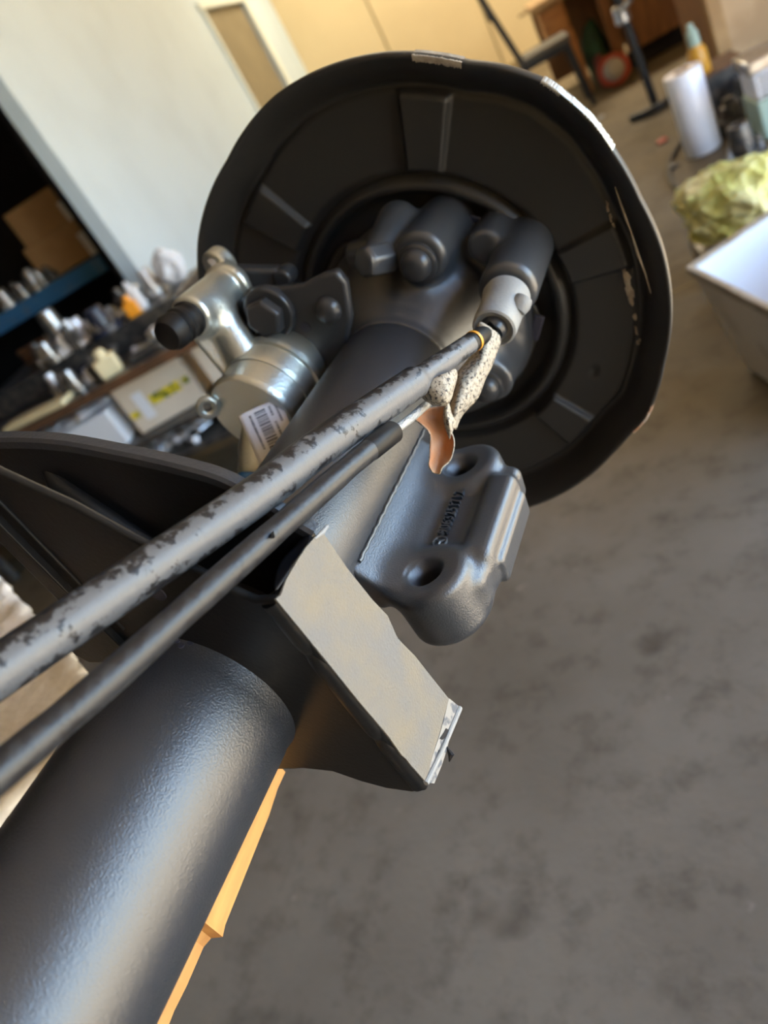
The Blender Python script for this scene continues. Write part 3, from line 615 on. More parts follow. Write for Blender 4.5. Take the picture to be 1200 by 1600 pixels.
# ================================================================ ZINC BRAKE CYLINDER
DC = .552
cyl_ = thing('brake_cylinder', 'zinc plated brake cylinder with round can, barcode label and black rubber cap beside the axle', 'brake cylinder', PD(400, 738, DC))
fc = PD(395, 652, DC); a1 = (YV*.93+XV*.10+ZV*.10); a1 /= np.linalg.norm(a1)
b = B(); b.lathe([(0, 0), (0, .0335), (.002, .0352), (.005, .0356), (.006, .0345), (.022, .0342), (.0225, .0350), (.0265, .0352), (.027, .0342), (.040, .0340), (.041, .0362), (.0455, .0362), (.046, .0335), (.062, .0325), (.070, .027), (.072, 0)], fc, a1, 72)
can = finish(b, 'can', 'zinc', cyl_, angle=35)
eye = PD(338, 474, .557)-np.zeros(3); ea = PD(372, 440, .585)-PD(285, 508, .537); ea /= np.linalg.norm(ea)
e0, e1 = PD(296, 498, .538), PD(366, 440, .586)
nb = fc+a1*.020; ndir = (PD(334, 490, .556)-PD(410, 585, .556))
def f_arm(P):
    d = s_cyl(P, e0-cA, e1-cA, .0158, .004)
    d = smin(d, s_cyl(P, PD(352, 455, .573)-cA, PD(362, 446, .580)-cA, .0195, .004), .003)
    d = smin(d, s_cap(P, PD(342, 490, .558)-cA, PD(402, 590, .566)-cA, .0125, .0150), .010)
    side = PD(330, 545, .552)-cA; d = smin(d, s_box(P, PD(362, 545, .560)-cA, (ndir/np.linalg.norm(ndir), np.cross(ndir/np.linalg.norm(ndir), ray(362, 545)/np.linalg.norm(ray(362, 545))), ray(362, 545)/np.linalg.norm(ray(362, 545))), (.030, .0165, .0035), .002), .003)
    d = smin(d, s_cyl(P, PD(335, 420, .585)-cA, PD(352, 405, .592)-cA, .0130, .003), .006)
    return d
cA = PD(360, 500, .56)
casting(f_arm, (-.06, -.06, -.08), (.06, .06, .07), .0012, 'yoke_arm', 'zinc', cyl_, cA)
b = B(); b.lathe([(-.004, 0.0124), (.002, 0.0133), (.004, 0.0118), (.006, 0.0116), (.0075, 0.0128), (.011, 0.0129), (.0125, 0.0116), (.0145, 0.0118), (.016, 0.0128), (.022, 0.0126), (.0265, 0.0101), (.028, 0.0050), (.028, 0)], e0, -ea, 40); finish(b, 'rubber_cap', 'rubber', cyl_, angle=30)
b = B(); b.lathe([(0, .0088), (.008, .0088), (.011, .006), (.012, 0)], PD(340, 414, .587), PD(348, 398, .583)-PD(340, 414, .587), 20); finish(b, 'top_nut', 'alu', cyl_)
b = B(); p0 = PD(408, 688, .552); p1 = PD(402, 728, .548); b.lathe([(-.012, .0150), (.010, .0150), (.016, .0138), (.024, .0135), (.028, .012)], p0, p1-p0, 32); port = finish(b, 'port', 'zinc', cyl_, angle=35)
pd_ = (p1-p0)/np.linalg.norm(p1-p0)
b = B(); b.lathe([(.027, .0125), (.031, .0125), (.0315, .006), (.040, .0055), (.040, 0)], p0, pd_, 24); finish(b, 'blue_plug', 'bluepl', cyl_)
b = B(); rc = PD(325, 636, .553); b.tube([rc+(ray(325, 636)*0)+(XV*.8+YV*.6)*math.cos(t)*.0062+ZV*math.sin(t)*.0062 for t in np.linspace(0, 2*pi, 25)], .0028, 10, cap=False); finish(b, 'side_lug', 'zinc', cyl_)
# barcode label lies bent on the can face and port
lw0, lw1 = PD(371, 650, .531), PD(415, 630, .531); lh = PD(428, 712, .531)-lw0
lu = (lw1-lw0); lu /= np.linalg.norm(lu); lv = lh-lu*(lh@lu); LV = np.linalg.norm(lv); lv /= LV; ln = np.cross(lu, lv); ln *= -np.sign(ln@ray(400, 670)); LU = .031
bend = lambda u, v: lw0+lu*u+lv*v-ln*(.25*(u-LU*.45)**2/.03)
b = B(); n = 10; b.add([bend(LU*i/n, LV*1.05*k/n) for i in range(n+1) for k in range(n+1)], [(i*(n+1)+k, i*(n+1)+k+1, (i+1)*(n+1)+k+1, (i+1)*(n+1)+k) for i in range(n) for k in range(n)])
lab = finish(b, 'barcode_label', 'white', cyl_, solid=(.0004, 0), label='white barcode label')
b = B(); v = .08
rr = np.random.default_rng(3)
def rect(u0, u1, v0, v1): b.add([bend(u0*LU, v0*LV)+ln*.0004, bend(u1*LU, v0*LV)+ln*.0004, bend(u1*LU, v1*LV)+ln*.0004, bend(u0*LU, v1*LV)+ln*.0004], [(0, 1, 2, 3)])
while v < .86:
    w = rr.choice([.012, .02, .03]); rect(.36, .62, v, v+w); v += w+rr.choice([.012, .018, .026])
finish(b, 'barcode', 'ink', lab, flat=True)
b = B()
for u0, v0, v1 in ((.22, .10, .80), (.70, .08, .26), (.70, .40, .92), (.84, .05, .45)):
    v = v0
    while v < v1: w = rr.uniform(.018, .035); rect(u0, u0+.055, v, v+w); v += w+rr.uniform(.010, .02)
finish(b, 'small_print', 'ink', lab, flat=True)
# grey lever bar behind the cylinder, held by the anchor plate
b = B(); p0, p1 = PD(338, 430, .595), PD(440, 432, .585); b.box((p0+p1)/2, ((p1-p0)/np.linalg.norm(p1-p0), np.cross((p1-p0)/np.linalg.norm(p1-p0), YV), YV), (np.linalg.norm(p1-p0)/2, .008, .006)); lev = finish(b, 'lever_bar', 'darkgrey', axle, bevel=.003, seg=3)
b = B(); b.lathe([(-.008, .007), (.008, .007)], PD(447, 430, .580), YV, 20); finish(b, 'lever_pin', 'bolt', axle, bevel=.002)

# ================================================================ SUPPORT UNDER THE AXLE
ZS = A[2]-.082
bench = thing('pallet_stand', 'wooden plank stand under the axle with a broken orange edge plank', 'stand', W(0, 0, 0)+np.array([-.62, -.62, 0]))
edge = [PZ(x, y, ZS-.018) for x, y in ((262, 1606), (272, 1580), (292, 1540), (318, 1480), (330, 1466), (348, 1464), (352, 1445), (372, 1395), (398, 1330), (420, 1275), (434, 1232), (446, 1206))]
e2 = [(p[0], p[1]) for p in edge]
poly = [(e2[0][0]+.004, -1.3)]+[(e2[0][0]+.004, -.3)]+e2+[(A[0]-.09, e2[-1][1]+.002), (A[0]-.09, -1.3)]
b = B(); b.prism(poly, (0, 0, ZS), XV, YV, -ZV, .018); finish(b, 'broken_plank', 'plank', bench, label='orange broken edge plank', flat=True)
for k in range(6):
    x0 = A[0]-.146-k*.115; b = B(); b.box((x0, -.62, ZS-.012), WX, (.054, .68+.02*(k % 3), .011)); finish(b, 'plank', 'greyplank', bench, bevel=.002)
for yy in (-1.05, -.62):
    b = B(); b.box((A[0]-.33, yy, ZS-.023-.045), WX, (.36, .04, .043)); finish(b, 'bearer', 'greyplank', bench, bevel=.003)
b = B(); b.box((A[0]-.33, -.84, (ZS-.111)/2), WX, (.28, .30, (ZS-.111)/2)); finish(b, 'pedestal', 'greyplank', bench, bevel=.004)
# axle rests on two blocks
b = B(); b.box((A[0]-.02, -.45, (ZS+A[2]-.0452)/2), WX, (.06, .04, (A[2]-.0452-ZS)/2)); finish(b, 'block', 'greyplank', bench)
# white film on the left of the stand
c1, c2, c3 = PZ(16, 922, ZS+.014), PZ(51, 967, ZS+.014), PZ(137, 1052, ZS+.014)
film_dir = (c3-c1)/np.linalg.norm(c3-c1); film_in = np.array([-film_dir[1], film_dir[0], 0]); film_in *= np.sign(film_in @ np.array([-1, -1, 0]))
b = B(); nu, nv = 46, 40; V = []
r = np.random.default_rng(4); hn = r.uniform(0, 1, (nu+1, nv+1))
for _ in range(2): hn = (hn+np.roll(hn, 1, 0)+np.roll(hn, 1, 1)+np.roll(hn, -1, 0)+np.roll(hn, -1, 1))/5
hn = (hn-hn.min())/(hn.max()-hn.min())
for i in range(nu+1):
    for k in range(nv+1):
        p = c1-film_dir*.10+film_dir*(.47*i/nu)+film_in*(.42*k/nv); V.append(p+ZV*(.014*hn[i, k]-.0005*0)+film_in*.0015*math.sin(i*1.3)*(k == 0))
b.add(V, [(i*(nv+1)+k, i*(nv+1)+k+1, (i+1)*(nv+1)+k+1, (i+1)*(nv+1)+k) for i in range(nu) for k in range(nv)])
finish(b, 'plastic_film', 'film', solid=(.012, -1), label='crumpled white plastic film with brown stains under the axle at left', cat='plastic film')

def blob(P, R_, name, m, label, cat, s, amp=.25, h=None, flatb=True, fold=.6, p=2.0):
    r = np.random.default_rng(s); K = r.normal(0, 1, (14, 3)); ph = r.uniform(0, 6, 14); P = np.array(P, float); R_ = np.array(R_)
    def fn(g):
        q = g/R_; d = (np.abs(q)**p).sum(-1)**(1/p)+1e-6; u = q/(np.linalg.norm(q, axis=-1)[..., None]+1e-6); w = sum(np.sin((u*K[i]).sum(-1)*2.4+ph[i]) for i in range(6))/6
        w2 = sum((1-np.abs(np.sin((u*K[i]).sum(-1)*3.2+ph[i]*2+w*1.5)))**3 for i in range(6, 14))/8
        e = (d-1-amp*w-amp*fold*(w2-.3))*R_.min()*.6
        return np.maximum(e, -R_[2]*.8-g[..., 2]) if flatb else e
    m_ = R_*1.7; b = nets(fn, -m_, m_, h or R_.max()/16); b.v = [tuple(np.array(p_)+P+ZV*R_[2]*.8) for p_ in b.v]
    return finish(b, name, m, label=label, cat=cat, angle=180, recalc=False)

# ================================================================ LEFT OF THE HALL: shelving, parts rack
def gfz(P): return np.array([P@GV, P@FV, P[2]])
def T_(b, name, m, label, cat, **k): return finish(b, name, m, label=label, cat=cat, **k)
FS = 4.85; ZB = 1.04
sh = thing('shelving_unit', 'dark pallet shelving with a blue front beam behind the white wall', 'shelving', W(-3.9, FS+.4, 0))
for g in (-2.62, -5.0):
    for f in (FS+.03, FS+.85):
        b = B(); b.box(W(g, f, 1.55), GF, (.045, .035, 1.55)); finish(b, 'upright', 'navy', sh, bevel=.004)
for z, m in ((ZB, 'blue'), (2.25, 'blue'), (.30, 'blue')):
    b = B(); b.box(W(-3.81, FS, z-.055), GF, (1.145, .022, .055)); bm_ = finish(b, 'beam', m, sh, bevel=.005)
    b = B(); b.box(W(-3.81, FS-.024, z-.055), GF, (1.14, .003, .012)); finish(b, 'beam_ridge', m, bm_, bevel=.002)
    b = B(); b.box(W(-3.81, FS+.45, z-.012), GF, (1.14, .43, .012)); finish(b, 'shelf_board', 'navy', sh)
    b = B(); b.box(W(-3.81, FS+.87, z-.055), GF, (1.145, .02, .055)); finish(b, 'beam', 'navy', sh, bevel=.005)
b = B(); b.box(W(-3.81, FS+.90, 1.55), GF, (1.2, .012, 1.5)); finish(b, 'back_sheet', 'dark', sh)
def carton(name, g, f, z, w, d, h, m, label, cat='box', yw=0, flap=True, group=None):
    r_ = thing(name, label, cat, W(g, f, z), group); ax = yaw(yw)
    b = B(); b.box(W(g, f, z+h/2), ax, (w/2, d/2, h/2)); finish(b, 'body', m, r_, bevel=.004)
    if flap:
        for sg in (-1, 1):
            b = B(); b.box(W(g, f, z+h+.002)+ax[1]*sg*d*.252, ax, (w/2-.002, d*.246, .002)); finish(b, 'flap', m, r_)
    return r_
carton('cardboard_box', -2.96, 5.12, ZB+.005, .42, .36, .235, 'card', 'large brown cardboard box standing on the blue shelf beam')
carton('cardboard_box', -2.93, 5.12, ZB+.246, .40, .34, .22, 'card', 'brown cardboard box stacked on top of the large one')
carton('small_box', -2.695, 4.99, ZB+.005, .115, .16, .15, 'white', 'small pale box at the bottom beside the brown cardboard boxes')
carton('small_box', -2.70, 5.00, ZB+.161, .09, .14, .075, 'card', 'small tan box in the middle of the little stack on the shelf')
carton('small_box', -2.695, 5.0, ZB+.242, .10, .14, .12, 'white', 'small pale box on top of the little stack on the shelf')
carton('small_box', -2.665, 5.25, ZB+.005, .05, .1, .48, 'paper', 'slim pale box standing at the back of the shelf', flap=False)
# stepped metal parts
def part_gear(name, m, P, r, h, label, cat, axis=ZV, group=None, teeth=14):
    root = thing(name, label, cat, P, group); b = B(); pts = []
    for i in range(teeth*4):
        t = 2*pi*i/(teeth*4); rr_ = r*(1 if i % 4 in (0, 1) else .86); pts.append((rr_*math.cos(t), rr_*math.sin(t)))
    b.prism(pts, P, XV, YV, ZV, h*.45); finish(b, 'toothed_ring', m, root, bevel=r*.02)
    b = B(); b.lathe([(h*.45, r*.6), (h*.8, r*.55), (h*.82, r*.35), (h, r*.33), (h, 0)], P, ZV, 24); finish(b, 'hub', m, root); return root
def part_flange(name, m, P, r, h, label, cat, group=None):
    root = thing(name, label, cat, P, group)
    b = B(); b.lathe([(0, r), (h*.25, r), (h*.27, r*.62), (h*.9, r*.55), (h, r*.5), (h, r*.32), (h*.4, r*.3), (h*.4, 0)], P, ZV, 28); finish(b, 'body', m, root)
    for k in range(5):
        c = P+np.array([math.cos(1.25*k), math.sin(1.25*k), 0])*r*.8+ZV*h*.25; b = B(); b.lathe([(0, r*.12), (h*.15, r*.12), (h*.17, r*.06), (h*.3, r*.06)], c, ZV, 6); finish(b, 'bolt', 'steel', root)
    return root
def part_elbow(name, m, P, r, L, ang, label, cat, group=None):
    root = thing(name, label, cat, P, group); d = GV*math.cos(ang)+FV*math.sin(ang)
    b = B(); path = catmull([P+ZV*r, P+d*L*.5+ZV*r, P+d*L*.85+ZV*(r+L*.06), P+d*L+ZV*(r+L*.3)], 5); b.tube(path, r, 16); finish(b, 'pipe', m, root)
    for q, e in ((path[0], path[1]), (path[-1], path[-2])): b = B(); dd = (q-e)/np.linalg.norm(q-e); b.lathe([(-r*.5, r*1.45), (0, r*1.45), (0, r*.7)], q, dd, 20); finish(b, 'collar', m, root)
    return root
def part_block(name, m, P, w, d, h, yw, label, cat, group=None):
    root = thing(name, label, cat, P, group); ax = yaw(yw)
    b = B(); b.box(P+ZV*h*.35, ax, (w/2, d/2, h*.35)); finish(b, 'body', m, root, bevel=w*.08)
    b = B(); b.lathe([(0, w*.28), (h*.2, w*.28), (h*.3, w*.2), (h*.3, 0)], P+ZV*h*.7, ZV, 18); finish(b, 'neck', m, root); return root
rngp = np.random.default_rng(11)
bx = [('dsteel', 8, 432), ('steel', 28, 447), ('steel', 52, 436), ('dsteel', 70, 420), ('steel', 40, 425), ('alu', 5, 462), ('steel', 66, 438)]
SHELF_L = ['dark metal part third from the left on the blue shelf', 'pale steel part fourth from the left on the blue shelf', 'pale steel part third from the right on the blue shelf', 'dark metal part at the right end of the row on the blue shelf',
           'toothed steel part in the middle of the blue shelf row', 'brightest metal part at the far left end of the blue shelf', 'steel part second from the right on the blue shelf']
for i, (m, px, py) in enumerate(bx):
    P = PF(px, py, 4.93); P = np.array([P[0], P[1], ZB])
    (part_flange if i % 3 else part_gear)('metal_part', m, P, .055+.02*rngp.random(), .10+.05*rngp.random(), SHELF_L[i], 'metal part', group='metal parts on the blue shelf')

# parts rack below the shelving
rk = thing('parts_rack', 'low dark steel rack heaped with metal parts in front of the white wall end', 'rack', W(-2.2, 3.4, 0))
RG0, RG1, RF0, RF1 = -3.3, -1.36, 3.0, 3.86
for z in (.70, .395, .26):
    b = B(); b.box(W((RG0+RG1)/2, (RF0+RF1)/2, z-.015), GF, ((RG1-RG0)/2, (RF1-RF0)/2, .015)); finish(b, 'shelf', 'dsteel', rk, bevel=.003)
b = B(); b.box(W((RG0+RG1)/2, RF0-.006, .68), GF, ((RG1-RG0)/2, .008, .022)); finish(b, 'front_rail', 'brown', rk, bevel=.003)
for g in (RG0+.03, RG1-.02):
    for f in (RF0+.03, RF1-.03): b = B(); b.box(W(g, f, .335), GF, (.02, .02, .335)); finish(b, 'post', 'dsteel', rk, bevel=.003)
b = B(); b.box(W(-2.3, 3.62, .76), GF, (.62, .22, .058)); T_(b, 'parts_tray', 'dsteel', 'shallow dark tray on the rack holding more metal parts', 'tray', bevel=.006)
# carton on the middle shelf
c = carton('printed_carton', -1.905, 3.20, .40, .36, .22, .245, 'carton', 'pale carton with a yellow and green printed band on the rack', yw=9, flap=True)
ax = yaw(9); cc = W(-1.905, 3.20, .40+.1225); fz = cc-ax[1]*.1106
def onface(u0, u1, v0, v1, name, m, t=.0008):
    b = B(); b.box(fz+ax[0]*(u0+u1)/2+ZV*(v0+v1)/2, ax, ((u1-u0)/2, t, (v1-v0)/2)); return finish(b, name, m, c, flat=True)
onface(-.045, .118, -.028, .020, 'printed_band', 'print'); onface(-.170, -.125, -.045, -.012, 'printed_band', 'print'); onface(-.112, -.058, -.075, .062, 'white_label', 'white', .0012); onface(.135, .172, -.016, .018, 'printed_band', 'print')
c = carton('printed_carton', -1.555, 3.20, .40, .17, .2, .25, 'carton', 'narrow cream carton with a yellow corner beside the wider carton', yw=14)
ax = yaw(14); cc = W(-1.555, 3.20, .525); fz = cc-ax[1]*.1006
onface(.02, .075, -.08, -.03, 'printed_band', 'print')
# things heaped on the rack
def top(px, py, z): P = PZ(px, py, z); return P
def onf(px, f, z, py=520): P = PF(px, py, f); q = gfz(P); return W(q[0], f, z)
items = [
 (part_elbow, dict(name='bent_pipe', m='alu', P=onf(138, 3.50, .818, 505), r=.022, L=.30, ang=.15, label='bright bent aluminium pipe lying on the heap of parts', cat='pipe')),
 (part_block, dict(name='orange_fitting', m='orange', P=onf(213, 3.45, .818, 490), w=.065, d=.06, h=.10, yw=12, label='small orange plastic fitting on the parts heap', cat='fitting')),
 (part_flange, dict(name='blue_black_housing', m='navyb', P=onf(178, 3.42, .818, 530), r=.085, h=.13, label='round blue black housing in the middle of the parts heap', cat='housing')),
 (part_block, dict(name='cream_block', m='cream', P=onf(172, 3.10, .70, 575), w=.10, d=.08, h=.125, yw=20, label='cream coloured block at the front of the rack', cat='block')),
 (part_gear, dict(name='pulley', m='alu', P=onf(97, 3.62, .818, 500), r=.07, h=.12, label='silver toothed pulley behind the bent pipe', cat='pulley')),
 (part_flange, dict(name='wheel_hub', m='steel', P=onf(62, 3.70, .818, 480), r=.09, h=.20, label='tall grey flanged hub at the back of the heap', cat='hub')),
 (part_block, dict(name='plastic_sleeve', m='paper', P=onf(236, 3.48, .818, 500), w=.05, d=.05, h=.15, yw=0, label='thin whitish sleeve next to the orange fitting', cat='sleeve')),
 (part_flange, dict(name='silver_canister', m='alu', P=onf(255, 3.75, .818, 470), r=.06, h=.13, label='silver canister standing at the right end of the tray', cat='canister')),
 (part_elbow, dict(name='small_hose', m='dsteel', P=onf(205, 3.12, .70, 560), r=.016, L=.22, ang=.3, label='dark small hose lying in front of the blue black housing', cat='hose')),
]
for f_, k in items: f_(**k)
k = 0; RACK = ((60, 3.42, .818, 530), (85, 3.45, .818, 520), (115, 3.42, .818, 530), (140, 3.62, .818, 500), (40, 3.5, .818, 520), (70, 3.15, .70, 565), (98, 3.12, .70, 575), (122, 3.20, .70, 560), (145, 3.14, .70, 570), (45, 3.25, .70, 550), (225, 3.60, .818, 490), (200, 3.68, .818, 480), (240, 3.2, .70, 520), (262, 3.25, .70, 520), (20, 3.6, .818, 500), (105, 3.68, .818, 490), (160, 3.74, .818, 470))
ORD = ['leftmost', 'second from the left', 'third from the left', 'fourth from the left', 'fifth from the left', 'sixth from the left', 'seventh from the left', 'eighth from the left', 'ninth from the left', 'tenth from the left', 'eleventh from the left', 'twelfth from the left']
rows_ = {z: sorted(q for q in RACK if q[2] == z) for z in (.818, .70)}
for px, f, z, py in RACK:
    m = ('steel', 'alu', 'dsteel', 'alu', 'steel', 'dsteel')[k % 6]; fn = (part_flange, part_gear, part_block)[k % 3]; P = onf(px, f, z, py); k += 1
    a = dict(name='metal_part', m=m, P=P, label='%s %s, %s of the loose parts %s' % (dict(steel='steel', dsteel='dark', alu='bright silver', navyb='blue black')[m], {part_flange: 'flanged part', part_gear: 'toothed part', part_block: 'block'}[fn], ORD[rows_[z].index((px, f, z, py))], 'in the tray' if z > .8 else 'along the rack front'), cat='metal part', group='metal parts heaped on the rack')
    if fn is part_block: fn(w=.07, d=.06, h=.09+.05*rngp.random(), yw=40*rngp.random(), **a)
    else: fn(r=.04+.025*rngp.random(), h=.06+.06*rngp.random(), **a)
q = gfz(PF(298, 452, 3.72)); blob(W(q[0]-.02, 3.70, .818), (.09, .07, .10), 'crumpled_paper', 'paper', 'crumpled whitish paper ball at the right end of the tray', 'paper', 21, amp=.25, fold=2.0)
q = gfz(PF(150, 575, 3.3)); blob(W(q[0], 3.22, .70), (.055, .05, .045), 'rag_ball', 'navyb', 'small dark balled rag behind the cream block', 'rag', 22, amp=.25, fold=1.5)
for jx, (px, f, z, L, an, tone, label) in enumerate(((75, 3.24, .70, .22, .1, 'steel', 'thin steel rod lying at the left of the rack front'), (190, 3.26, .70, .18, -.2, 'alu', 'short silver tube lying behind the small dark hose'), (110, 3.40, .818, .2, .9, 'alu', 'silver tube lying across the middle of the tray'), (240, 3.52, .818, .17, 2.2, 'steel', 'steel tube leaning by the whitish sleeve'))):
    part_elbow('metal_tube', tone, onf(px, f, z, 520), .014, L, an, label, 'tube')
# bolts piled on the lowest shelf, some too many to tell apart
for i in range(34):
    px = 205+rngp.random()*120; f = 3.02+.20*rngp.random(); q = gfz(PF(px, 690, 3.05)); z = .262+.020*(i//9)
    P = W(q[0], f, z); a = rngp.random()*3.1; d = GV*math.cos(a)+FV*math.sin(a); d = d/np.linalg.norm(d); L = .05+.05*rngp.random(); r = .011+.005*rngp.random(); P = P+ZV*r*1.7
    root = thing('loose_bolt', 'loose shiny bolt in the pile under the printed cartons', 'bolt', P-ZV*r*1.7, 'bolts under the cartons')
    b = B(); b.cyl(P, P+d*L, r, n=10); finish(b, 'shank', 'alu' if i % 3 else 'steel', root)
    b = B(); b.lathe([(-r*1.1, r*1.75), (0, r*1.75)], P, d, 6); finish(b, 'head', 'alu' if i % 3 else 'steel', root)
# papers and a brown board at the left end
root = thing('paper_stack', 'heap of crumpled white papers on the front left of the rack', 'papers', W(gfz(PF(95, 670, 3.05))[0], 3.02, .40))
b = B(); q = gfz(PF(95, 672, 3.0)); b.box(W(q[0]-.02, 3.12, .4925), yaw(5), (.24, .11, .0925)); finish(b, 'stack', 'paper', root, bevel=.004)
for i in range(5):
    cpt = W(q[0]-.16+.08*i, 3.07+.02*(i % 2), .588+.006*i); ax = yaw(20*(i-2)); n = 6
    b = B(); b.add([cpt+ax[0]*(u-.5)*.17+ax[1]*(v-.5)*.16+ZV*(.045*abs(math.sin(4*u+i))*v+.004) for u in np.linspace(0, 1, n+1) for v in np.linspace(0, 1, n+1)], [(x*(n+1)+y, x*(n+1)+y+1, (x+1)*(n+1)+y+1, (x+1)*(n+1)+y) for x in range(n) for y in range(n)])
    finish(b, 'sheet', 'paper', root, solid=(.001, 0))
b = B(); q = gfz(PF(38, 625, 3.05)); b.box(W(q[0], 3.06, .715), yaw(-6), (.20, .045, .013)); T_(b, 'cream_strip', 'cream', 'cream strip of wood lying along the front left of the rack', 'strip', bevel=.003)
b = B(); q = gfz(PF(15, 560, 3.5)); b.box(W(q[0]-.03, 3.95, .455), (GV, FV*.97+ZV*.24, ZV*.97-FV*.24), (.17, .012, .455)); T_(b, 'brown_board', 'brown', 'brown board leaning behind the heap of parts at far left', 'board', bevel=.003)

# ================================================================ RIGHT OF THE HALL
ch = thing('chair', 'black metal framed chair with grey seat before the yellow wall', 'chair', W(.36, 6.9, 0))
def bar(p, q, r, name, m, root, n=12): b = B(); b.cyl(p, q, r, n=n); return finish(b, name, m, root)
for f in (6.76, 7.08):
    bar(W(.19, f, .50), W(.075, f, 1.06), .024, 'back_post', 'black', ch); bar(W(.19, f, .50), W(.14, f, 0), .020, 'leg', 'black', ch)
    bar(W(.53, f, .48), W(.57, f, 0), .020, 'leg', 'black', ch)
b = B(); b.box(W(.36, 6.92, .515), GF, (.20, .18, .022)); finish(b, 'seat', 'seat', ch, bevel=.012, seg=3)
b = B(); b.box(W(.36, 6.92, .47), GF, (.19, .175, .022)); finish(b, 'seat_frame', 'black', ch, bevel=.004)
b = B(); b.box(W(.085, 6.92, .97), (GV*.98-ZV*.2, FV, ZV*.98+GV*.0), (.012, .19, .10)); finish(b, 'backrest', 'black', ch, bevel=.008)
wb = thing('wooden_workbench', 'orange brown wooden workbench with drawer box and side panels', 'workbench', W(1.1, 7.610, 0))
b = B(); b.box(W(1.06, 7.610, .735), GF, (.66, .42, .022)); finish(b, 'worktop', 'batten', wb, bevel=.004)
dr = None
b = B(); b.box(W(.535, 7.460, .60), GF, (.095, .22, .11)); dr = finish(b, 'drawer_box', 'wood', wb, bevel=.006)
b = B(); b.box(W(.535, 7.232, .60), GF, (.082, .008, .095)); finish(b, 'drawer_front', 'wood', dr, bevel=.003)
b = B(); b.box(W(.605, 7.280, .25), GF, (.035, .05, .25)); finish(b, 'leg', 'wood', wb, bevel=.004)
b = B(); b.box(W(.90, 7.200, .356), GF, (.042, .03, .356)); finish(b, 'leg', 'wood2', wb, bevel=.004)
b = B(); b.box(W(1.27, 7.22, .42), GF, (.30, .018, .29)); finish(b, 'front_panel', 'wood2', wb, bevel=.004)
b = B(); b.box(W(1.27, 7.26, .065), GF, (.31, .014, .065)); finish(b, 'gap_shade', 'dark', wb)  # dark sheet put in for the shade in the gap below the panel
b = B(); b.box(W(1.06, 7.940, .4), GF, (.64, .015, .31)); finish(b, 'rear_panel', 'wood2', wb)
for g in (1.66,): b = B(); b.box(W(g, 7.610, .356), GF, (.03, .4, .356)); finish(b, 'leg', 'wood2', wb, bevel=.004)
b = B(); b.box(W(.60, 7.280, .765), yaw(8), (.30, .035, .008)); T_(b, 'pale_lath', 'batten', 'thin pale lath lying across the workbench edge', 'lath')
r_ = thing('white_jar', 'small white jar standing on the wooden workbench', 'jar', W(.74, 7.340, .757)); b = B(); b.lathe([(0, .045), (.07, .048), (.085, .036)], W(.74, 7.340, .757), ZV, 20); finish(b, 'body', 'white', r_); b = B(); b.lathe([(.085, .038), (.105, .038), (.107, .03), (.107, 0)], W(.74, 7.340, .757), ZV, 20); finish(b, 'lid', 'steel', r_)
blob(W(.76, 7.35, .0), (.11, .14, .27), 'green_sack', 'green', 'dark green cloth sack stuffed under the workbench', 'sack', 3)
blob(W(.735, 7.10, .0), (.06, .05, .14), 'red_rag', 'darkred', 'dark red rag hanging in front of the green sack', 'rag', 5)
fn_ = thing('wheel_disc', 'round red rimmed disc with silver hub on the floor by the workbench', 'disc', W(.795, 6.93, 0))
dc = W(.795, 6.93, .125); da = -FV*.9+ZV*.28+GV*.15
b = B(); b.tube([dc+(GV*math.cos(t)+np.cross(da, GV)*math.sin(t))*.100 for t in np.linspace(0, 2*pi, 33)], .024, 12, cap=False); finish(b, 'rim', 'red', fn_)
b = B(); b.lathe([(-.03, .085), (.02, .085), (.05, .06), (.06, .02), (.06, 0)], dc+GV*.0, da, 28); finish(b, 'hub', 'mesh', fn_)
ps = thing('tool_stand', 'black steel post stand with curved foot and silver clamp beside the workbench', 'stand', W(.84, 5.72, 0))
b = B(); b.cyl(W(.83, 5.75, .0), W(.775, 5.75, 1.5), .026, n=16); finish(b, 'post', 'black', ps)
b = B(); b.tube(catmull([W(.66, 5.70, .02), W(.80, 5.60, .03), W(.90, 5.66, .03), W(1.0, 5.75, .02)], 6), .024, 12); finish(b, 'foot', 'black', ps)
b = B(); b.lathe([(-.05, .042), (-.045, .048), (.045, .048), (.05, .042)], W(.797, 5.75, .60), ZV, 20); cl = finish(b, 'clamp', 'steel', ps)
b = B(); b.cyl(W(.80, 5.70, .62), W(.86, 5.64, .66), .014); finish(b, 'clamp_lever', 'steel', cl)
pb = thing('chipboard_crate', 'large pale chipboard panel crate with pine edge batten at the top right', 'crate', W(1.75, 5.5, 0))
b = B(); b.box(W(1.75, 5.30, .86), GF, (.56, .010, .80)); finish(b, 'panel', 'pale', pb)
for g in (1.19, 2.3): b = B(); b.box(W(g, 5.285, .85), GF, (.038, .030, .85)); finish(b, 'batten', 'batten', pb, bevel=.004)
b = B(); b.box(W(1.75, 5.285, .03), GF, (.52, .028, .028)); finish(b, 'batten', 'batten', pb, bevel=.004)
b = B(); b.box(W(1.19, 5.75, .86), GF, (.010, .43, .80)); finish(b, 'side_panel', 'wood2', pb)
q = gfz(PZ(1108, 240, 0)); RP = W(q[0], q[1]+.1, 0)
rl = thing('film_roll', 'upright white roll of stretch film behind the yellow green bag', 'roll', RP)
b = B(); b.lathe([(0, .035), (0, .088), (.003, .090), (.40, .090), (.403, .088), (.403, .035)], RP, ZV, 40); finish(b, 'film', 'roll', rl, angle=40)
b = B(); b.lathe([(.0, .030), (.0, .036), (.41, .036), (.41, .030), (.0, .030)], RP, ZV, 28, closed=True); finish(b, 'core', 'card', rl)
q = gfz(PF(1092, 95, 4.95)); SB = W(q[0]+.03, 5.0, 0)
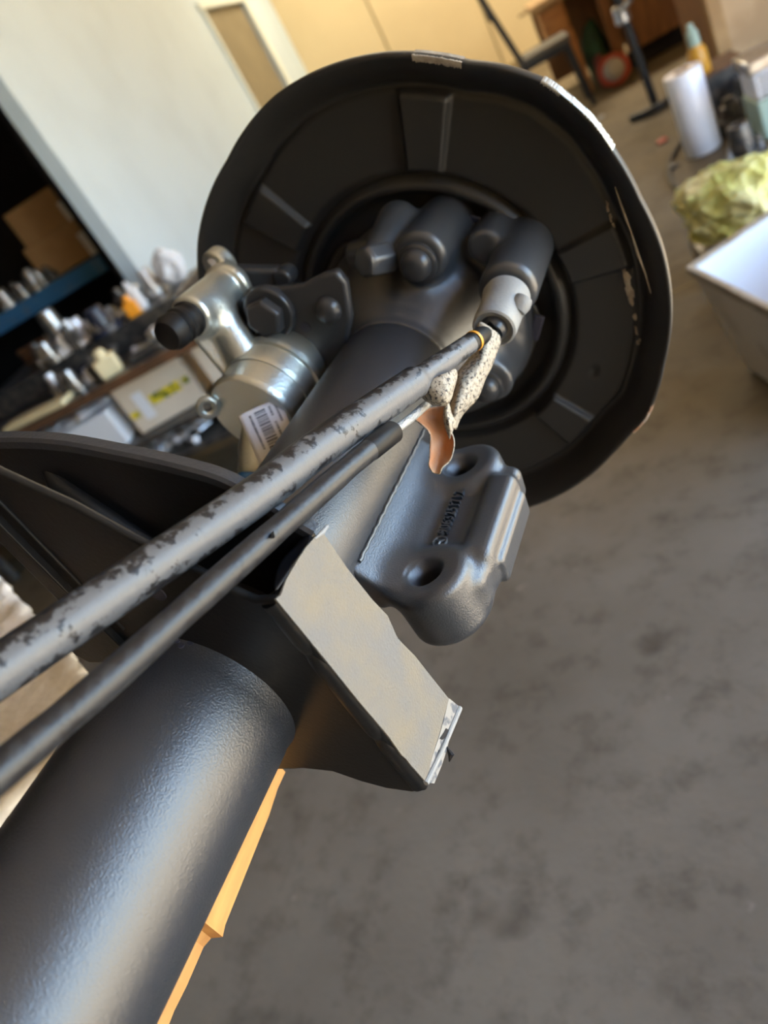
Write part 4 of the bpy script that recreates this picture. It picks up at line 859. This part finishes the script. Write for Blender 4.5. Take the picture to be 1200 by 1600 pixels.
cr = thing('dark_crate', 'dark low crate behind the white roll', 'crate', SB)
b = B(); b.box(SB+ZV*.11, GF, (.17, .14, .11)); finish(b, 'body', 'dsteel', cr, bevel=.006)
b = B(); b.box(SB+ZV*.225, GF, (.175, .145, .006)); finish(b, 'lid', 'brown', cr, bevel=.003)
AB = W(q[0], 4.95, .232)
am = thing('amber_bottle', 'amber bottle with mint green top standing behind the white roll', 'bottle', AB)
b = B(); b.lathe([(0, .048), (.004, .050), (.12, .050), (.15, .030)], AB, ZV, 24); finish(b, 'body', 'amber', am)
b = B(); b.lathe([(.15, .032), (.22, .030), (.23, .018), (.26, .016), (.26, 0)], AB, ZV, 24); finish(b, 'cap', 'mint', am)
# machine boxes at the right edge
q = gfz(PF(1195, 150, 4.25)); MB_ = W(q[0]+.06, 4.25, 0)
mb = thing('machine_unit', 'grey and white machine unit cut by the right edge above the bag', 'machine', MB_)
b = B(); b.box(MB_+ZV*.09, GF, (.13, .12, .09)); finish(b, 'base', 'mint', mb, bevel=.01)
b = B(); b.box(MB_+ZV*.24, GF, (.12, .11, .06)); finish(b, 'housing', 'white', mb, bevel=.01)
for k in range(4): b = B(); b.box(MB_+ZV*(.20+.026*k)-FV*.112, GF, (.10, .004, .006)); finish(b, 'grille_slat', 'dsteel', mb)
b = B(); b.box(MB_+ZV*.33, GF, (.135, .12, .03)); finish(b, 'top_cover', 'steel', mb, bevel=.01)
for i, (px, py, f) in enumerate(((1150, 185, 4.0), (1140, 165, 4.5), (1165, 130, 4.75))):
    q = gfz(PF(px, py, f)); (part_flange if i != 1 else part_gear)('engine_part', 'dsteel', W(q[0], f, 0), .09, .17, 'dark engine part on the floor behind the bag, %s of the three' % ('nearest', 'middle', 'farthest')[i], 'engine part', group='engine parts behind the bag')
# bag on a dark tray
q = gfz(PF(1150, 330, 2.95)); BG = W(q[0]+.02, 3.0, 0)
tr = thing('oily_tray', 'dark oily tray of scrap under the yellow green bag', 'tray', BG)
b = B(); b.box(BG+ZV*.05, GF, (.17, .15, .05)); finish(b, 'base', 'dsteel', tr, bevel=.006)
b = B(); b.box(BG+ZV*.112-FV*.145, GF, (.165, .006, .012)); finish(b, 'lip', 'dsteel', tr, bevel=.003)
blob(BG+ZV*.126+GV*.0, (.195, .16, .135), 'plastic_bag', 'bag', 'crumpled yellow green translucent plastic bag on the oily tray', 'bag', 8, amp=.22, h=.006, fold=2.2, p=2.6)
q = gfz(PF(1120, 345, 2.75)); part_flange('grease_cup', 'darkred', W(q[0], 2.72, 0), .05, .10, 'small red cup on the floor between bag and bin', 'cup')
q = gfz(PF(1195, 315, 2.6)); part_gear('bright_gear', 'alu', W(q[0], 2.62, 0), .06, .2, 'bright gear standing behind the bin at the right edge', 'gear')
# metal bin
zr = .38; C0 = PZ(1078, 418, zr); d1 = PZ(1200, 480, zr)-C0; d3 = PZ(1200, 335, zr)-C0
d1 = d1/np.linalg.norm(d1)*.52; d3 = d3/np.linalg.norm(d3)*.60; C1_ = C0+d1; C3_ = C0+d3; C2_ = C0+d1+d3
rimq = [C0, C1_, C2_, C3_]; cen = sum(rimq)/4; botq = [np.array([*(cen+(p-cen)*.80)[:2], .012]) for p in rimq]
binr = thing('metal_bin', 'battered grey metal bin with bright inside at the right edge', 'bin', np.array([cen[0], cen[1], 0]))
b = B(); V = rimq+botq; b.add(V, [(0, 1, 5, 4), (1, 2, 6, 5), (2, 3, 7, 6), (3, 0, 4, 7), (4, 5, 6, 7)]); finish(b, 'shell', 'bin', binr, solid=(.006, -1), recalc=True, flat=True)
inn = [cen+(p-cen)*.965-ZV*.004 for p in rimq]; inb = [cen+(p-cen)*.775+ZV*(.026-p[2]+0) for p in rimq]; inb = [np.array([p[0], p[1], .028]) for p in inb]
b = B(); b.add(inn+inb, [(0, 4, 5, 1), (1, 5, 6, 2), (2, 6, 7, 3), (3, 7, 4, 0), (4, 7, 6, 5)]); finish(b, 'liner', 'binin', binr, recalc=False, flat=True)
b = B(); out = [cen+(p-cen)*1.035+ZV*.0 for p in rimq]
b.add([p+ZV*.006 for p in out]+[p+ZV*.006 for p in inn]+[p-ZV*.02 for p in out]+[p-ZV*.004 for p in inn], [(i, (i+1) % 4, (i+1) % 4+4, i+4) for i in range(4)]+[(i, i+8, (i+1) % 4+8, (i+1) % 4) for i in range(4)]+[(i+8, i+12, (i+1) % 4+12, (i+1) % 4+8) for i in range(4)]+[(i+4, (i+1) % 4+4, (i+1) % 4+12, i+12) for i in range(4)])
finish(b, 'rim', 'binrim', binr, bevel=.003)
b = B(); b.box(np.array([*cen[:2], .006]), (d1/np.linalg.norm(d1), d3/np.linalg.norm(d3), ZV), (.20, .23, .006)); finish(b, 'base_plate', 'bin', binr)
# bits on the floor
for px, py, m, label in ((1035, 222, 'red', 'small red scrap lying on the floor left of the white roll'), (1052, 262, 'dsteel', 'dark oily scrap on the floor left of the bag'), (940, 185, 'dsteel', 'dark small scrap on the floor near the chair leg')):
    P = PZ(px, py, 0); b = B(); b.lathe([(0, .03), (.012, .035), (.02, .02), (.02, 0)], P, ZV, 7); T_(b, 'floor_scrap', m, label, 'scrap')
b = B(); pth = catmull([PZ(1075, 205, .012), PZ(1048, 250, .012), PZ(1050, 285, .012), PZ(1075, 300, .012)], 8); b.tube(pth, .011, 10); T_(b, 'floor_cable', 'black', 'thin black cable curled on the floor left of the roll', 'cable')
